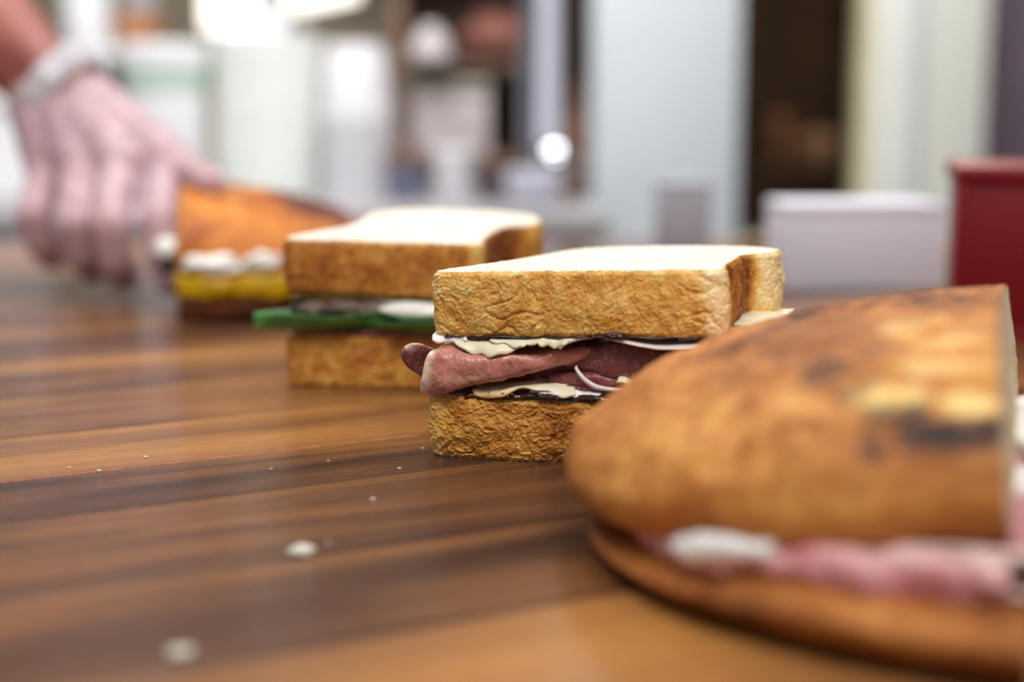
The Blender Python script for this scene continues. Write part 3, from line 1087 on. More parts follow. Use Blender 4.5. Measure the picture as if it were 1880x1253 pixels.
# the big half in the foreground; local +y points to its rounded end (left in view), local x along the cut
S4 = empty('focaccia_sandwich', (0.1505, 0.4145, TZ), math.radians(70.3))
tag(S4, 'large halved focaccia sandwich with browned domed crust and pink ham, nearest in view', 'sandwich')
S_CUR = S4
_ra = np.radians([0, 20, 45, 70, 90, 110, 125, 140, 155, 170, 180])
_rr = np.array([10.4, 10.7, 11.9, 12.9, 13.4, 13.4, 13.2, 12.6, 11.7, 10.9, 10.6])
R4 = lambda t: np.interp(t, _ra, _rr)
marks4 = [('burn', -9.72, 0.8, 0.5, 2.3, 0.06, 1.15), ('burn', -9.25, 2.3, 0.36, 1.2, -0.25, 0.9), ('burn', -7.4, 4.2, 0.6, 1.2, 0.5, 0.8), ('burn', -8.3, 3.4, 0.3, 0.6, 0.3, 0.5), ('burn', -6.6, 6.9, 0.5, 0.35, 0.3, 0.35),
          ('burn', -8.5, 7.7, 0.35, 0.4, 0, 0.3), ('burn', 1.0, 6.0, 1.2, 0.6, 0.2, 0.3), ('burn', 4.5, 1.4, 2.0, 0.5, 0, 0.35),
          ('pale', -8.75, 2.55, 0.42, 0.95, -0.2, 0.9), ('pale', -9.02, 0.7, 0.34, 0.85, 0, 1.0), ('pale', -7.5, 1.3, 0.45, 1.1, 0, 0.6), ('pale', -4.0, 2.6, 1.0, 0.5, 0.3, 0.55), ('pale', -5.6, 1.2, 0.5, 0.9, 0, 0.5),
          ('tone', -2.0, 5.6, 7.0, 3.6, 0, 0.24), ('tone', 1.0, 1.0, 5.0, 2.2, 0, 0.26), ('tone', -9.9, 3.0, 0.8, 2.5, 0, 0.12), ('tone', 6.0, 3.0, 4.0, 4.0, 0, 0.25)]
prof_top4 = [(0.0, 4.45), (0.3, 4.45), (0.55, 4.2), (0.74, 3.65), (0.87, 2.95), (0.955, 2.15), (0.998, 1.15), (0.99, 0.4), (0.955, 0.05), (0.9, 0.0), (0.5, 0.02), (0.0, 0.0)]
focaccia_piece('top_bread', R4, prof_top4, M['focaccia'], S4, 1, marks4, 0.30, loc=(0, 0, 3.05), rot=(math.radians(-8.3), 0, 0), nth=420, npf=220, tone=0.47)
prof_bot4 = [(0.0, 1.68), (0.5, 1.68), (0.87, 1.66), (0.955, 1.52), (0.99, 1.15), (0.97, 0.68), (0.915, 0.25), (0.85, 0.03), (0.75, 0.0), (0.0, 0.0)]
_rb = np.array([10.4, 10.7, 11.9, 12.8, 13.2, 13.4, 13.4, 13.2, 12.8, 12.5, 12.6])
R4b = lambda t: np.interp(t, _ra, _rb)
focaccia_piece('bottom_bread', R4b, prof_bot4, M['focaccia'], S4, 2, [('pale', -9.0, 2.0, 1.2, 1.5, 0, 0.6)], 0.10, loc=(0, -0.5, 0), nth=220, npf=110, tone=0.66, wedge=lambda x, y, z: z * (1 - 0.46 * sstep(4, 13, y)))


def rim_sheet(name, a0, a1, rho, zt, zb, mat, bulge=0.35, depth=3.0, thick=0.25, seed=0, attr=None, rough=0.08, R=None, nu=70):
    """folded slice that follows the rounded rim from angle a0 to a1 (degrees)"""
    def fn(u, v):
        a = np.radians(a0 + (a1 - a0) * u)
        w = (v - 0.5) * 2
        zc, hh = (zt(u) + zb(u)) / 2, np.maximum((zt(u) - zb(u)) / 2 - thick / 2, 0.03)
        th = np.clip(w / 0.5, -1, 1) * math.pi / 2
        back = np.maximum(np.abs(w) - 0.5, 0) / 0.5 * depth
        r = R(a) * rho(u) - (1 - np.cos(th)) * bulge - back
        return np.stack([r * np.cos(a), r * np.sin(a), zc + np.sin(th) * hh], 1)
    return sheet(name, fn, nu, 40, thick, mat, S_CUR, attr, rough, seed)


rim_sheet('ham_slice', 180, 128, lerpf((0, 1.035), (0.15, 1.0), (0.3, 1.03), (0.5, 0.985), (0.75, 0.99), (1, 0.92)), lerpf((0, 2.8), (0.2, 2.85), (0.35, 2.6), (0.7, 2.3), (1, 1.6)), lerpf((0, 1.7), (0.15, 1.5), (0.35, 1.45), (0.5, 1.55), (0.75, 1.3), (1, 1.1)), M['ham_pale'], 0.4, 3.2, 0.28, 31, lambda u, v, P: 0.7 * sstep(0.52, 0.72, v) * (1 - sstep(0.2, 0.5, u)), 0.30, R4)
rim_sheet('ham_slice', 140, 112, lerpf((0, 0.96), (1, 0.9)), lerpf((0, 2.2), (1, 1.5)), lerpf((0, 1.5), (1, 1.2)), M['ham_pale'], 0.3, 3.0, 0.2, 33, lambda u, v, P: 0 * u, 0.12, R4)
rim_sheet('cheese_slice', 152, 135, lerpf((0, 1.005), (0.5, 1.01), (1, 0.965)), lerpf((0, 2.55), (0.5, 2.4), (1, 2.0)), lerpf((0, 2.1), (0.4, 1.7), (0.8, 1.25), (1, 1.3)), M['mozzarella'], 0.3, 2.4, 0.16, 35, None, 0.25, R4, 40)
rim_sheet('ham_slice', 147, 141, lerpf((0, 1.0), (1, 1.0)), lerpf((0, 1.7), (0.5, 1.95), (1, 1.7)), lerpf((0, 1.45), (1, 1.4)), M['ham'], 0.3, 2.0, 0.2, 37, lambda u, v, P: 0 * u, 0.05, R4, 24)
# fillings showing at the cut side
fold4 = lambda name, x0, x1, y, zt, zb, mat, seed: sheet(name, lambda u, v: np.stack([x0 + (x1 - x0) * u, y - 0.35 * np.sin(v * np.pi) + 0.12 * np.sin(u * 14 + seed) + 2.5 * np.maximum(np.abs(v - .5) - .3, 0) / .2, zb + (zt - zb) * np.clip((v - .2) / .6, 0, 1) + 0.1 * np.sin(u * 9 + seed)], 1), 50, 26, 0.22, mat, S4, rough=0.1, seed=seed)
fold4('ham_slice', -10.6, -1.5, -0.2, 2.85, 1.95, M['ham_pale'], 41)
fold4('ham_slice', -2.5, 8.5, 0.05, 2.9, 1.95, M['ham_pale'], 42)
blob('cheese_piece', (1.0, -0.35, 3.15), (1.9, 0.55, 0.55), M['mozzarella'], S4, 0.35, 1.2, 41)
blob('cheese_piece', (4.2, -0.45, 3.2), (1.0, 0.75, 0.55), M['mozzarella'], S4, 0.35, 1.2, 42)
blob('cheese_piece', (-4.2, -0.2, 2.9), (1.4, 0.4, 0.4), M['mozzarella'], S4, 0.3, 1.2, 43)
blob('olive_piece', (-2.4, -0.45, 2.6), (0.35, 0.25, 0.2), M['olive'], S4, 0.2, 1, 44)


# the far focaccia sandwich next to the hand
S1 = empty('egg_focaccia_sandwich', (-0.225, 0.955, TZ), math.radians(-78.0))
tag(S1, 'orange brown focaccia sandwich with yellow pepper and egg, gripped by the gloved hand', 'sandwich')
S_CUR = S1
R1 = lambda t: 8.9 + 5.2 * np.sin(t) ** 1.6 + 0.2 * np.sin(3 * t)
prof_bot1 = [(0.0, 1.3), (0.5, 1.3), (0.88, 1.25), (0.96, 1.1), (0.985, 0.75), (0.96, 0.3), (0.90, 0.04), (0.8, 0.0), (0.0, 0.0)]
prof_top1 = [(0.0, 2.9), (0.3, 2.9), (0.55, 2.75), (0.75, 2.35), (0.88, 1.75), (0.97, 0.95), (0.98, 0.45), (0.95, 0.1), (0.9, 0.0), (0.5, 0.0), (0.0, 0.0)]
focaccia_piece('bottom_bread', R1, prof_bot1, M['focaccia_far'], S1, 5, [], 0.08, nth=90, npf=40, tone=0.95)
focaccia_piece('top_bread', R1, prof_top1, M['focaccia_far'], S1, 6, [('pale', -1.5, 3.6, 0.8, 0.7, 0, 0.6), ('tone', -2.5, 9.8, 6.0, 3.4, 0, 0.8), ('tone', 3.0, 3.0, 2.0, 2.0, 0, -0.15), ('tone', -5.0, 2.5, 3.0, 2.5, 0, 0.35)], 0.25, loc=(0, 0, 4.55), rot=(math.radians(-5), math.radians(8.5), 0), nth=110, npf=60, tone=0.52)
for a0, a1, z0, z1, sd in ((0, 24, 1.4, 3.0, 51), (20, 50, 1.4, 2.9, 52), (46, 80, 1.4, 2.7, 53), (76, 120, 1.4, 2.6, 54)):
    rim_sheet('pepper_strip', a0, a1, lerpf((0, 0.96), (0.5, 1.03), (1, 0.97)), lerpf((0, z1), (1, z1)), lerpf((0, z0), (1, z0)), M['pepper'], 0.35, 2.0, 0.3, sd, lambda u, v, P: 0 * u, 0.30, R1, 30)
for a, z, r, sd in ((15, 3.55, 1.6, 61), (30, 3.6, 1.1, 62), (52, 3.5, 1.1, 63), (75, 3.4, 1.1, 64)):
    t = math.radians(a)
    blob('egg_piece', (R1(t) * 0.94 * math.cos(t), R1(t) * 0.94 * math.sin(t), z), (r * 0.7, r * 1.15, 0.66), M['mozzarella'], S1, 0.45, 1, sd)
rim_sheet('green_slice', 2, 120, lerpf((0, 0.95), (1, 0.95)), lerpf((0, 3.5), (1, 3.3)), lerpf((0, 2.6), (1, 2.5)), plain('olive_green_slice', lin(96, 92, 30), 0.4, 0, 0.2, 90), 0.2, 2.0, 0.2, 66, lambda u, v, P: 0 * u, 0.1, R1, 40)
blob('cheese_piece', (3.6, -0.5, 4.0), (1.2, 1.0, 0.8), M['mozzarella'], S1, 0.25, 1, 68)
blob('cheese_piece', (-3.0, -0.2, 3.6), (2.2, 0.7, 0.8), M['mozzarella'], S1, 0.25, 1, 70)
blob('olive_piece', (4.4, -0.6, 3.0), (0.9, 0.7, 0.45), M['olive'], S1, 0.2, 1, 69)


# ------------------------------------------------------------------ the gloved hand and arm
def flesh(name, chains, voxel, mat, parent=None, smooth=8, grow=0.0, noise=0.0):
    """one continuous skin grown round chains of (x,y,z,radius) in cm (z from the counter top)"""
    bm = bmesh.new()
    bmesh.ops.create_icosphere(bm, subdivisions=2, radius=1.0)
    SV = np.array([v.co[:] for v in bm.verts])
    SF = np.array([[v.index for v in f.verts] for f in bm.faces])
    bm.free()
    VV, FF, k = [], [], 0
    for ch in chains:
        for (a, b) in zip(ch[:-1], ch[1:]):
            a, b = np.array(a, float), np.array(b, float)
            L = np.linalg.norm(a[:3] - b[:3])
            n = max(2, int(L / 0.35))
            for i in range(n + 1):
                p = a + (b - a) * i / n
                VV.append((SV * (p[3] + grow) + p[:3]) * U + np.array([0, 0, TZ]))
                FF.append(SF + k)
                k += len(SV)
    me = bpy.data.meshes.new('tmp')
    me.from_pydata(np.vstack(VV).tolist(), [], np.vstack(FF).tolist())
    o = bpy.data.objects.new('tmp', me)
    COL.objects.link(o)
    md = o.modifiers.new('r', 'REMESH')
    md.mode = 'VOXEL'
    md.voxel_size = voxel * U
    sm = o.modifiers.new('s', 'SMOOTH')
    sm.factor = 0.6
    sm.iterations = smooth
    dg = bpy.context.evaluated_depsgraph_get()
    me2 = bpy.data.meshes.new_from_object(o.evaluated_get(dg))
    bpy.data.objects.remove(o)
    bpy.data.meshes.remove(me)
    me2.name = name
    if noise:
        P = np.zeros(len(me2.vertices) * 3)
        me2.vertices.foreach_get('co', P)
        P = P.reshape(-1, 3)
        nn = np.zeros(len(me2.vertices) * 3)
        me2.vertices.foreach_get('normal', nn)
        nn = nn.reshape(-1, 3)
        d = noise * U * (np.abs(fbm(P * 60, 2)) * 1.6)
        me2.vertices.foreach_set('co', (P + nn * d[:, None]).ravel())
        me2.update()
    me2.materials.clear()
    me2.materials.append(mat)
    me2.polygons.foreach_set('use_smooth', np.ones(len(me2.polygons), bool))
    r = bpy.data.objects.new(name, me2)
    COL.objects.link(r)
    if parent:
        r.parent = parent
    return r


WR = (-33.2, 106.0, 14.4)
fingers = {
    'index': [(-24.3, 100.6, 8.7, 1.4), (-23.9, 96.4, 5.4, 1.28), (-23.5, 95.6, 3.2, 1.12), (-23.0, 95.4, 1.5, 0.98)],
    'middle': [(-27.4, 100.0, 8.6, 1.45), (-27.0, 95.4, 5.2, 1.34), (-26.9, 96.0, 2.9, 1.16), (-26.7, 97.4, 1.6, 1.0)],
    'ring': [(-30.3, 100.6, 8.5, 1.4), (-29.8, 96.8, 5.2, 1.26), (-29.6, 97.4, 3.2, 1.08), (-29.3, 98.8, 1.9, 0.94)],
    'pinky': [(-33.2, 102.0, 8.6, 1.2), (-33.2, 98.8, 5.6, 1.12), (-33.0, 99.2, 3.9, 1.0), (-32.6, 100.4, 2.6, 0.88)],
    'thumb': [(-28.6, 105.4, 11.0, 1.9), (-25.2, 103.2, 9.2, 1.45), (-22.4, 99.4, 8.6, 1.1), (-20.4, 96.6, 8.0, 0.95)],
}
hand = []
for k, ch in fingers.items():
    hand.append(ch)
    if k != 'thumb':
        hand.append([(WR[0] + (ch[0][0] + 30) * 0.4, WR[1] - 0.5, WR[2] - 1.2, 2.3), tuple(np.array(ch[0]) + [0, 0.6, 0.3, 0.5])])
hand.append([(-31.2, 105.5, 13.2, 2.4), (-28.0, 104.3, 10.9, 2.2), (-25.8, 102.4, 9.3, 1.8)])
hand.append([(-29.4, 105.0, 11.6, 2.0), (-26.4, 104.2, 10.4, 1.5)])
hand.append([(-34.0, 104.8, 12.4, 2.0), (-33.2, 103.0, 9.6, 1.6)])
forearm = [[(-32.4, 106.0, 13.6, 2.7), (-34.4, 106.6, 15.0, 2.9), (-36.4, 107.8, 16.7, 3.25), (-39.0, 109.0, 19.2, 3.6), (-46.0, 112.5, 26.5, 4.4), (-54.0, 117.0, 32.0, 4.6), (-58.0, 121.0, 34.0, 4.7), (-60.0, 131.0, 42.0, 5.2)]]
person = flesh('person', hand + forearm, 0.24, M['skin'])
tag(person, 'bare forearm and hand in a clear plastic glove holding the far focaccia', 'person')
glove = flesh('glove', hand, 0.22, M['film'], person, 6, 0.14, 0.16)
glove['label'] = 'clear wrinkled plastic glove'
# cuff: a loose band round the wrist
ax = np.array([-39.0 + 33.4, 109.0 - 106.2, 19.2 - 14.2])
ax /= np.linalg.norm(ax)
e1 = np.cross(ax, [0, 1, 0]); e1 /= np.linalg.norm(e1)
e2 = np.cross(ax, e1)
cc = np.array([-33.0, 106.2, 14.2 + 90])
V, nseg = [], 64
cprof = [(-1.2, 3.1), (-0.6, 3.35), (0.0, 3.6), (0.4, 3.75), (0.55, 3.8), (0.6, 3.72), (0.4, 3.62), (0.0, 3.48), (-0.6, 3.22), (-1.2, 3.0)]
for i in range(nseg):
    a = 2 * math.pi * i / nseg
    for (t, r) in cprof:
        rr = r * (1 + 0.04 * math.sin(5 * a) + 0.025 * math.sin(11 * a + 1)) * (1.0 + 0.12 * abs(math.cos(a)))
        V.append(cc + ax * (t + 0.15 * math.sin(3 * a)) + rr * (math.cos(a) * e1 + math.sin(a) * e2))
F = []
npf = len(cprof)
for i in range(nseg):
    for j in range(npf):
        F.append((i * npf + j, ((i + 1) % nseg) * npf + j, ((i + 1) % nseg) * npf + (j + 1) % npf, i * npf + (j + 1) % npf))
cuff = mesh_obj('cuff', V, F, M['cuff'], glove)
sleeve = flesh('sleeve', [[(-59.0, 128.0, 39.6, 6.0), (-61.5, 136.0, 46.5, 6.6), (-62.0, 141.0, 51.0, 7.2)]], 0.5, plain('black_cotton', lin(40, 40, 44), 0.85), person, 6)


# ------------------------------------------------------------------ things on the counter behind
def at_counter(name, label, cat, loc_cm, rz=0.0, group=None):
    o = empty(name, (loc_cm[0] * U, loc_cm[1] * U, TZ + loc_cm[2] * U), math.radians(rz))
    return tag(o, label, cat, group)


wb = at_counter('carton_box', 'plain white cardboard box between the ham sandwich and the red box', 'box', (25.6, 103, 0), 2)
M['lilac'] = plain('white_card', lin(222, 222, 236), 0.7, 0, 0.02, 8)
box('body', (-5.8, 5.8, 0, 7, 0, 6.1), M['lilac'], wb, 0.15)
box('lid', (-5.85, 5.85, -0.05, 7.05, 5.3, 6.25), M['lilac'], wb, 0.15)
rb = at_counter('red_box', 'glossy red plastic box with a raised rim beside the large focaccia', 'box', (32.3, 78.2, 0), -14)
M['red'] = plain('glossy_red_plastic', lin(124, 0, 22), 0.42, 0, 0.05, 10)
box('body', (-7.4, 7.4, 0, 11, 0, 9.2), M['red'], rb, 0.35)
box('rim', (-7.7, 7.7, -0.3, 11.3, 8.8, 9.9), M['red'], rb, 0.3)
box('base', (-7.6, 7.6, -0.2, 11.2, 0, 0.7), M['red'], rb, 0.2)
box('corner_rib', (-7.62, -6.9, -0.15, 0.5, 0.5, 9.0), M['red'], rb, 0.2)
gb = at_counter('grey_carton', 'small grey lilac carton standing in front of the pale pier', 'carton', (16.0, 131, 0), 0)
M['greylilac'] = plain('grey_lilac_card', lin(172, 172, 186), 0.65, 0, 0.05, 20)
box('body', (-2.4, 2.4, 0, 4.5, 0, 6.1), M['greylilac'], gb, 0.12)
box('flap', (-2.45, 2.45, -0.05, 4.55, 5.7, 6.4), M['greylilac'], gb, 0.1)

# ------------------------------------------------------------------ back worktop with its cabinets, added wall cupboards and containers
bw = empty('back_worktop', (-0.60, 2.2, 0))
tag(bw, 'white back worktop along the beige wall behind the wooden counter', 'worktop')
o = cm_box('top', -150, 12, 176, 252, -4, 0, plain('grey_laminate', lin(150, 146, 150), 0.5, 0, 0.05, 10), None, 0.4)
o.parent = bw; o.location = (0.60, -2.2, 0)
M['cab'] = plain('white_cabinet', lin(224, 226, 230), 0.45, 0, 0.03, 5)
M['steel'] = plain('brushed_steel', lin(190, 196, 206), 0.22, 1.0, 0.04, 40)
M['hose_sheen'] = plain('painted_chrome_sheen', lin(216, 220, 236), 0.22, 0.15, 0.01, 20)  # near-white, barely metallic colour paints in the chrome's bright sheen
M['chrome'] = plain('polished_chrome', lin(228, 232, 240), 0.06, 1.0, 0.01, 20)
for k in range(4):
    x0 = -149 + k * 40
    cb = empty('base_cabinet', ((x0 + 19.5) * U, 2.15, 0))
    tag(cb, ['white base cabinet furthest along behind the hand', 'white base cabinet under the white tub', 'white base cabinet under the plate stack', 'white base cabinet next to the pale pier'][k], 'cabinet', 'base cabinets under the back worktop')
    b = box('body', (-19.3, 19.3, -34, 34, 8, 85.5), M['cab'], cb, 0.3)
    d = box('door', (-18.8, 18.8, -36, -34.1, 9, 85), M['cab'], cb, 0.4)
    h = box('handle', (13, 15, -38.5, -36, 60, 76), M['steel'], d, 0.4)
    box('plinth', (-19.3, 19.3, -28, 34, 0, 8), M['brownwood'], cb, 0.2)

for k in range(4):  # unseen dark cupboards added so the counter reflects less bright wall
    x0 = -149 + k * 39.5
    wc = empty('added_dark_cupboard', ((x0 + 19.5) * U, 2.74, TZ + 0.50))
    tag(wc, ['added unseen brown cupboard furthest along the beige wall', 'added unseen brown cupboard above the white tub and lamp', 'added unseen brown cupboard above the plate and cup stacks', 'added unseen brown cupboard above the shelf unit'][k], 'cupboard', 'unseen cupboards added to darken the counter reflection')
    box('body', (-19.3, 19.3, -14, 17.5, 0, 70), M['brownwood'], wc, 0.3)
    d = box('door', (-19.0, 19.0, -16, -14.1, 0.5, 69.5), M['brownwood'], wc, 0.4)
    box('handle', (13, 14.5, -18, -16, 4, 16), M['steel'], d, 0.3)
M['green'] = plain('pale_green_plastic', lin(176, 196, 186), 0.4, 0, 0.05)
M['whitewarm'] = plain('white_tub_plastic', lin(240, 242, 246), 0.35, 0, 0.02)


def tub(name, label, cat, loc, r, h, mat, lidmat, lid=1.6, band=None, group=None):
    o = at_counter(name, label, cat, loc, 0, group)
    lathe('body', [(0, 0), (r * 0.88, 0), (r * 0.93, 0.4), (r * 0.98, h - lid), (r * 0.98, h - lid * 0.6), (0, h - lid * 0.6)], mat, o)
    lathe('lid', [(0, h - lid), (r * 1.03, h - lid), (r * 1.05, h - lid * 0.8), (r * 1.05, h - 0.3), (r * 1.0, h), (0, h)], lidmat, o)
    if band:
        z0, z1, m = band
        lathe('band', [(r * 0.985, z0), (r * 0.995, z0), (r * 1.0, z1), (r * 0.99, z1)], m, o)
    return o


tub('white_tub', 'tall white lidded tub with a pale green band beside the gloved hand', 'tub', (-52.2, 218, 0), 6.3, 22.6, M['whitewarm'], M['white'], 3.2, (15.5, 18.8, M['green']))
tub('white_tub', 'wide white tub at the far left behind the forearm', 'tub', (-78, 214, 0), 9.5, 15.0, M['whitewarm'], M['white'], 2.0)
# stack of plates: each plate a thing
plate_prof = [(0, 0), (5.4, 0), (7.7, 0.06), (7.95, 0.14), (8.0, 0.3), (8.0, 0.62), (7.9, 0.74), (7.5, 0.7), (5.4, 0.26), (0, 0.24)]
p0 = None
nplates = 30
for k in range(nplates):
    if p0 is None:
        o = lathe('paper_plate', plate_prof, M['paper'], None, 56)
        p0 = o
    else:
        o = p0.copy()
        COL.objects.link(o)
    o.location = ((-36.8 + random.uniform(-.12, .12)) * U, (219 + random.uniform(-.12, .12)) * U, TZ + (k * 0.80) * U)
    tag(o, 'white round plate in the tall stack between tub and cups' if 0 < k < nplates - 1 else ('lowest white plate of the tall stack' if k == 0 else 'topmost white plate of the tall stack'), 'plate', 'plates in the tall white stack')
# stack of cups upside down
M['cup'] = plain('grey_white_cup', lin(212, 212, 218), 0.6, 0, 0.03)
cup_prof = [(5.5, 0), (5.65, 0.15), (5.5, 0.4), (5.3, 0.4), (4.3, 10.6), (4.1, 10.9), (0, 10.9), (0, 10.7), (4.0, 10.7), (5.1, 0.4), (5.35, 0.0)]
c0 = None
for k in range(11):
    if c0 is None:
        o = lathe('paper_cup', cup_prof, M['cup'], None, 48)
        c0 = o
    else:
        o = c0.copy()
        COL.objects.link(o)
    o.location = (-23.3 * U, 2.16, TZ + k * 1.15 * U)
    tag(o, 'grey white paper cup nested in the upturned stack beside the plates' if 0 < k < 10 else ('lowest paper cup of the upturned stack' if k == 0 else 'topmost paper cup of the upturned stack'), 'cup', 'cups in the upturned stack')

# board shelf unit behind with storage boxes
sh = empty('shelf_unit', (-0.10, 2.5, TZ))
tag(sh, 'brown wooden shelf unit on the worktop behind the chrome tap', 'shelf')
box('side_panel', (-10, -8, -8, 18, 0, 70), M['brownwood'], sh)
box('side_panel', (13.5, 15.5, -8, 18, 0, 70), M['brownwood'], sh)
box('back_panel', (-8, 13.5, 16, 17.5, 0, 70), M['brownwood'], sh)
box('shelf_board', (-8, 13.5, -8, 16, 3.0, 4.4), M['brownwood'], sh)
box('shelf_board', (-8, 13.5, -8, 16, 19.5, 20.8), M['brownwood'], sh)
box('shelf_board', (-8, 13.5, -8, 16, 40, 41.3), M['brownwood'], sh)
M['taupe'] = plain('taupe_plastic', lin(186, 176, 178), 0.45, 0, 0.04)
M['sage'] = plain('sage_lid', lin(150, 146, 136), 0.5, 0, 0.06)
sb = at_counter('storage_box', 'taupe storage box with sage lid on the brown shelf', 'box', (-10.5, 243, 4.5), 0)
box('body', (-6.6, 6.6, 0, 15, 0, 11.2), M['taupe'], sb, 0.6)
box('lid', (-6.9, 6.9, -0.3, 15.3, 10.8, 13.2), M['sage'], sb, 0.5)
pb = at_counter('paper_bag', 'red brown bag lying on the upper shelf above the taupe box', 'bag', (-3.0, 243, 20.9), 0)
M['redbrown'] = plain('red_brown_paper', lin(120, 72, 60), 0.7, 0, 0.12, 20)
blob('body', (0, 6, 3.6), (6.0, 5.0, 3.8), M['redbrown'], pb, 0.25, 1, 81)
blob('folded_top', (0.5, 6, 7.4), (4.2, 1.2, 1.2), M['redbrown'], pb, 0.25, 1, 82)
jw = at_counter('white_bowl', 'small white bowl upturned at the end of the upper shelf', 'bowl', (-13.4, 239, 20.9), 0)
lathe('body', [(0, 0), (3.6, 0), (3.7, 0.3), (3.2, 2.6), (2.2, 4.3), (1.2, 5.0), (0, 5.1)], M['taupe'], jw)
lathe('foot_ring', [(0.0, 5.0), (1.5, 4.9), (1.5, 5.5), (1.2, 5.6), (0, 5.2)], M['whitewarm'], jw)

M['slate'] = plain('slate_blue_tin', lin(104, 108, 132), 0.4, 0, 0.05)
M['darkjar'] = plain('dark_grey_jar', lin(92, 84, 86), 0.4, 0, 0.08)
tub('slate_tin', 'slate blue tin with brown lid in front of the shelf', 'tin', (-15.2, 205, 0), 3.1, 7.2, M['slate'], M['brownwood'], 2.0)
tub('pale_jar', 'pale grey jar between the slate tin and the dark jar', 'jar', (-8.3, 204, 0), 2.8, 7.6, M['cup'], M['cup'], 1.4)
tub('dark_jar', 'dark grey jar with brown lid left of the chrome tap', 'jar', (-2.5, 205, 0), 2.6, 6.6, M['darkjar'], M['brownwood'], 1.8)
lb = at_counter('napkin_pack', 'pale lilac pack of napkins below the chrome tap', 'napkins', (1.5, 193, 0), 0)
box('body', (-2.2, 4.2, 0, 6, 0, 4.8), M['greylilac'], lb, 0.5)
box('wrapper_seal', (-2.2, 4.2, -0.15, 0.1, 2.2, 2.6), M['lilac'], lb, 0.05)
tb = at_counter('brown_bottle', 'slim brown bottle standing next to the pale pier', 'bottle', (9.3, 208, 0), 0)
lathe('body', [(0, 0), (1.7, 0), (1.8, 0.2), (1.8, 9), (1.5, 11), (0.7, 13), (0.7, 15.5), (0, 15.5)], plain('brown_glass', lin(120, 84, 62), 0.2), tb, 32)
lathe('cap', [(0, 15.3), (0.85, 15.3), (0.85, 16.8), (0, 16.8)], M['redbrown'], tb, 24)

# chrome tap
tap = at_counter('kitchen_tap', 'tall shiny chrome tap with a rounded spray head', 'tap', (2.6, 206, 0), 0)
tube('riser', [(0, 0, 0), (0, 0, 10), (0, 0, 24), (0, 0, 36), (0.2, -1.5, 42), (1.2, -4.5, 46), (2.0, -8, 45), (2.4, -10, 41), (2.45, -10.3, 37)], [1.35], M['steel'], tap, 24, 80)
tube('spray_hose', [(2.45, -10.3, 38), (2.45, -10.4, 30), (2.45, -10.4, 20), (2.45, -10.4, 8.0)], [1.3, 1.4, 1.5, 1.6], M['hose_sheen'], tap, 24, 40)
sp = lathe('spray_head', [(0, -2.6), (1.4, -2.5), (2.3, -1.6), (2.6, 0), (2.3, 1.6), (1.5, 2.5), (0, 2.7)], M['chrome'], tap, 32, loc=Vector((3.3, -10.6, 5.6)) * U)
lathe('base_flange', [(0, 0), (2.8, 0), (2.8, 0.6), (1.6, 1.4), (0, 1.4)], M['steel'], tap, 32)

# lamps under the added cupboards, with their glow
M['glow'] = emit_mat('lamp_glow', (1.0, 0.95, 0.82, 1), 3.2)
def lamp(label, x, y, z, w, h):
    o = at_counter('wall_lamp', label, 'lamp', (x, y, z), 0)
    box('housing', (-w / 2 - 0.6, w / 2 + 0.6, 0.2, 6, -0.5, h + 0.6), M['white'], o, 0.3)
    box('diffuser', (-w / 2, w / 2, -1.8, 0.15, 0, h), M['glow'], o, 0.8)
    return o
lamp('bright square wall lamp above the white tub', -55.5, 286, 28.0, 10, 14)
l2 = lamp('long slanting bright wall lamp above the stack of plates', -36.5, 286, 33.0, 14, 7)
l2.rotation_euler = (0, math.radians(-12), 0)
gl = at_counter('globe_lamp', 'round white globe lamp between the square and the slanting wall lamps', 'lamp', (-47.5, 278, 24.6), 0)
lathe('globe', [(0, 0)] + [(4.4 * math.sin(a_), 4.4 - 4.4 * math.cos(a_)) for a_ in np.linspace(0.15, math.pi - 0.2, 20)] + [(0, 8.75)], emit_mat('globe_glow', (0.98, 0.97, 1.0, 1), 1.7), gl, 40)
tube('arm', [(0, 0, 8.6), (0, 2, 10.5), (0, 6, 11.5), (0, 13.5, 11.5)], [0.8], M['steel'], gl, 14, 24)
le = at_counter('wall_ledge', 'short white ledge on the beige wall left of the square lamp', 'ledge', (-74, 272, 22.2), 0)
box('board', (-11, 9, -6, 20, 0, 1.6), M['white'], le, 0.3)
box('bracket', (-8, -6.5, 10, 20, -6, 0), M['white'], le, 0.2)
box('bracket', (4.5, 6, 10, 20, -6, 0), M['white'], le, 0.2)
tub('white_canister', 'white canister on the wall ledge above the glove cuff', 'canister', (-78.6, 270, 23.85), 4.6, 11, M['whitewarm'], M['white'], 1.6)
bb = at_counter('brown_box', 'small orange brown box on the wall ledge under the glass jar', 'box', (-69.6, 268, 23.85), 0)
M['orangebrown'] = plain('orange_brown_card', lin(168, 116, 78), 0.6, 0, 0.12, 20)
box('body', (-3.4, 3.4, 0, 8, 0, 6.4), M['orangebrown'], bb, 0.2)
box('lid', (-3.6, 3.6, -0.2, 8.2, 6.0, 7.2), M['orangebrown'], bb, 0.2)
gj = at_counter('glass_jar', 'clear glass jar standing on the small brown box', 'jar', (-69.2, 272, 31.1), 0)
lathe('body', [(0, 0), (2.6, 0), (2.9, 0.3), (2.9, 5.5), (2.2, 6.6), (2.2, 7.4), (0, 7.4)], clear_plastic('clear_glass', lin(200, 215, 230)), gj, 32)
lathe('lid', [(0, 7.3), (2.5, 7.3), (2.5, 8.4), (0, 8.4)], M['steel'], gj, 32)

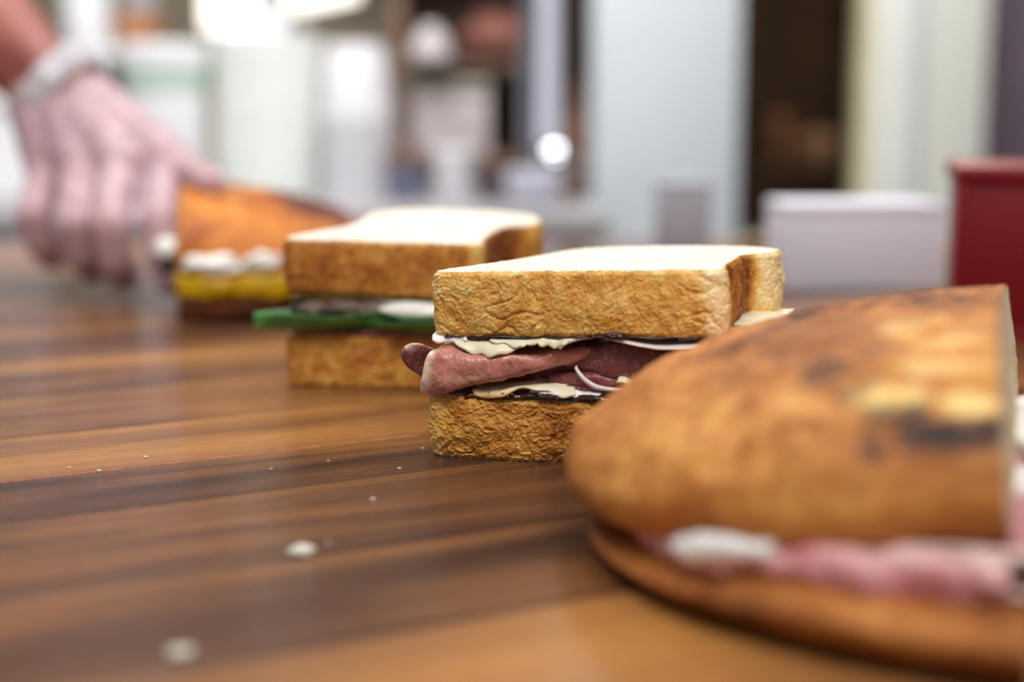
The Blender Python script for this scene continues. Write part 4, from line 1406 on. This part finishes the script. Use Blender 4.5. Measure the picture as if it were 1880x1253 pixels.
# storeroom seen through the dark opening
rk = empty('storeroom_rack', (0.62, 3.6, 0))
tag(rk, 'dark rack of shelves in the storeroom beyond the opening', 'rack')
M['darksteel'] = plain('dark_metal', lin(48, 38, 30), 0.5, 0.3, 0.2)
for x in (-20, 28):
    for y in (0, 40):
        box('post', (x - 1.2, x + 1.2, y - 1.2, y + 1.2, 0, 190), M['darksteel'], rk, 0.2)
for z in (30, 86, 140):
    box('shelf_board', (-20, 28, 0, 40, z, z + 2), M['darksteel'], rk, 0.2)
M['copper'] = plain('dull_copper', lin(170, 128, 100), 0.3, 0.7, 0.1)
M['tan'] = plain('tan_ware', lin(150, 120, 96), 0.4, 0, 0.1)
for (x, y, r, h, lab) in ((69.5, 372, 4.6, 12, 'dull copper pot on the storeroom rack, nearer the pier'), (79.5, 372, 6.0, 7, 'wide tan bowl on the storeroom rack, nearer the cream post')):
    o = empty('storeroom_pot', (x * U, y * U, 0.88))
    tag(o, lab, 'pot')
    lathe('body', [(0, 0), (r * 0.8, 0), (r, h * 0.4), (r * 0.96, h), (r * 0.9, h), (r * 0.9, h * 0.4), (0, 0.6)], M['copper'] if r < 5 else M['tan'], o, 40)
    lathe('knob_lid', [(0, h), (r * 1.0, h), (r * 0.6, h + 1.6), (1, h + 2.2), (1, h + 3.4), (0, h + 3.6)], M['copper'] if r < 5 else M['tan'], o, 40)
bn = empty('teal_bin', (0.46, 2.75, 0))
tag(bn, 'dark teal bin standing in the storeroom opening', 'bin')
M['teal'] = plain('dark_teal_plastic', lin(28, 66, 84), 0.4, 0, 0.06)
lathe('body', [(0, 0), (7, 0), (8, 60), (8.6, 75.5), (0, 75.5)], M['teal'], bn, 40)
lathe('lid', [(0, 75), (9.2, 75), (9.2, 77.5), (7.5, 79), (0, 79.5)], M['teal'], bn, 40)


# ------------------------------------------------------------------ crumbs on the counter
def crumb(px, py, size, label, seed, mat=None):
    d = 13 * 2611.1 / (py - 200)
    x = (px - 940) * d / 2611.1
    o = blob('bread_crumb', (0, 0, size * 0.30), (size, size * 0.55, size * 0.42), mat or M['crumb'], None, 0.7, 1.4, seed, 3)
    o.location = (x * U, d * U, TZ)
    tag(o, label, 'crumb', 'crumbs on the wooden counter')
M['crumb_tan'] = plain('tan_crumb', lin(226, 184, 120), 0.8)
crumb(540, 1040, 0.40, 'largest white crumb lying alone on the dark boards', 1)
crumb(300, 1243, 0.33, 'white crumb at the lower edge of the picture', 2)
crumb(676, 931, 0.09, 'tiny white crumb halfway between large crumb and ham sandwich', 3)
crumb(590, 1016, 0.06, 'tiny pale crumb just above the largest crumb', 4)
crumb(250, 849, 0.09, 'small white crumb just above the orange board seam', 5)
crumb(160, 876, 0.10, 'pale crumb on the orange board seam, second from the left', 6)
crumb(104, 870, 0.09, 'tan crumb above the orange seam, leftmost of all', 7, M['crumb_tan'])
crumb(485, 872, 0.06, 'tiny tan crumb below the middle of the orange seam', 8, M['crumb_tan'])
crumb(593, 856, 0.06, 'tiny golden crumb right of the middle below the orange seam', 9, M['crumb_tan'])
crumb(728, 871, 0.08, 'golden crumb in front of the ham sandwich corner', 10, M['crumb_tan'])
crumb(772, 832, 0.07, 'pale crumb touching the left corner of the ham sandwich', 11)
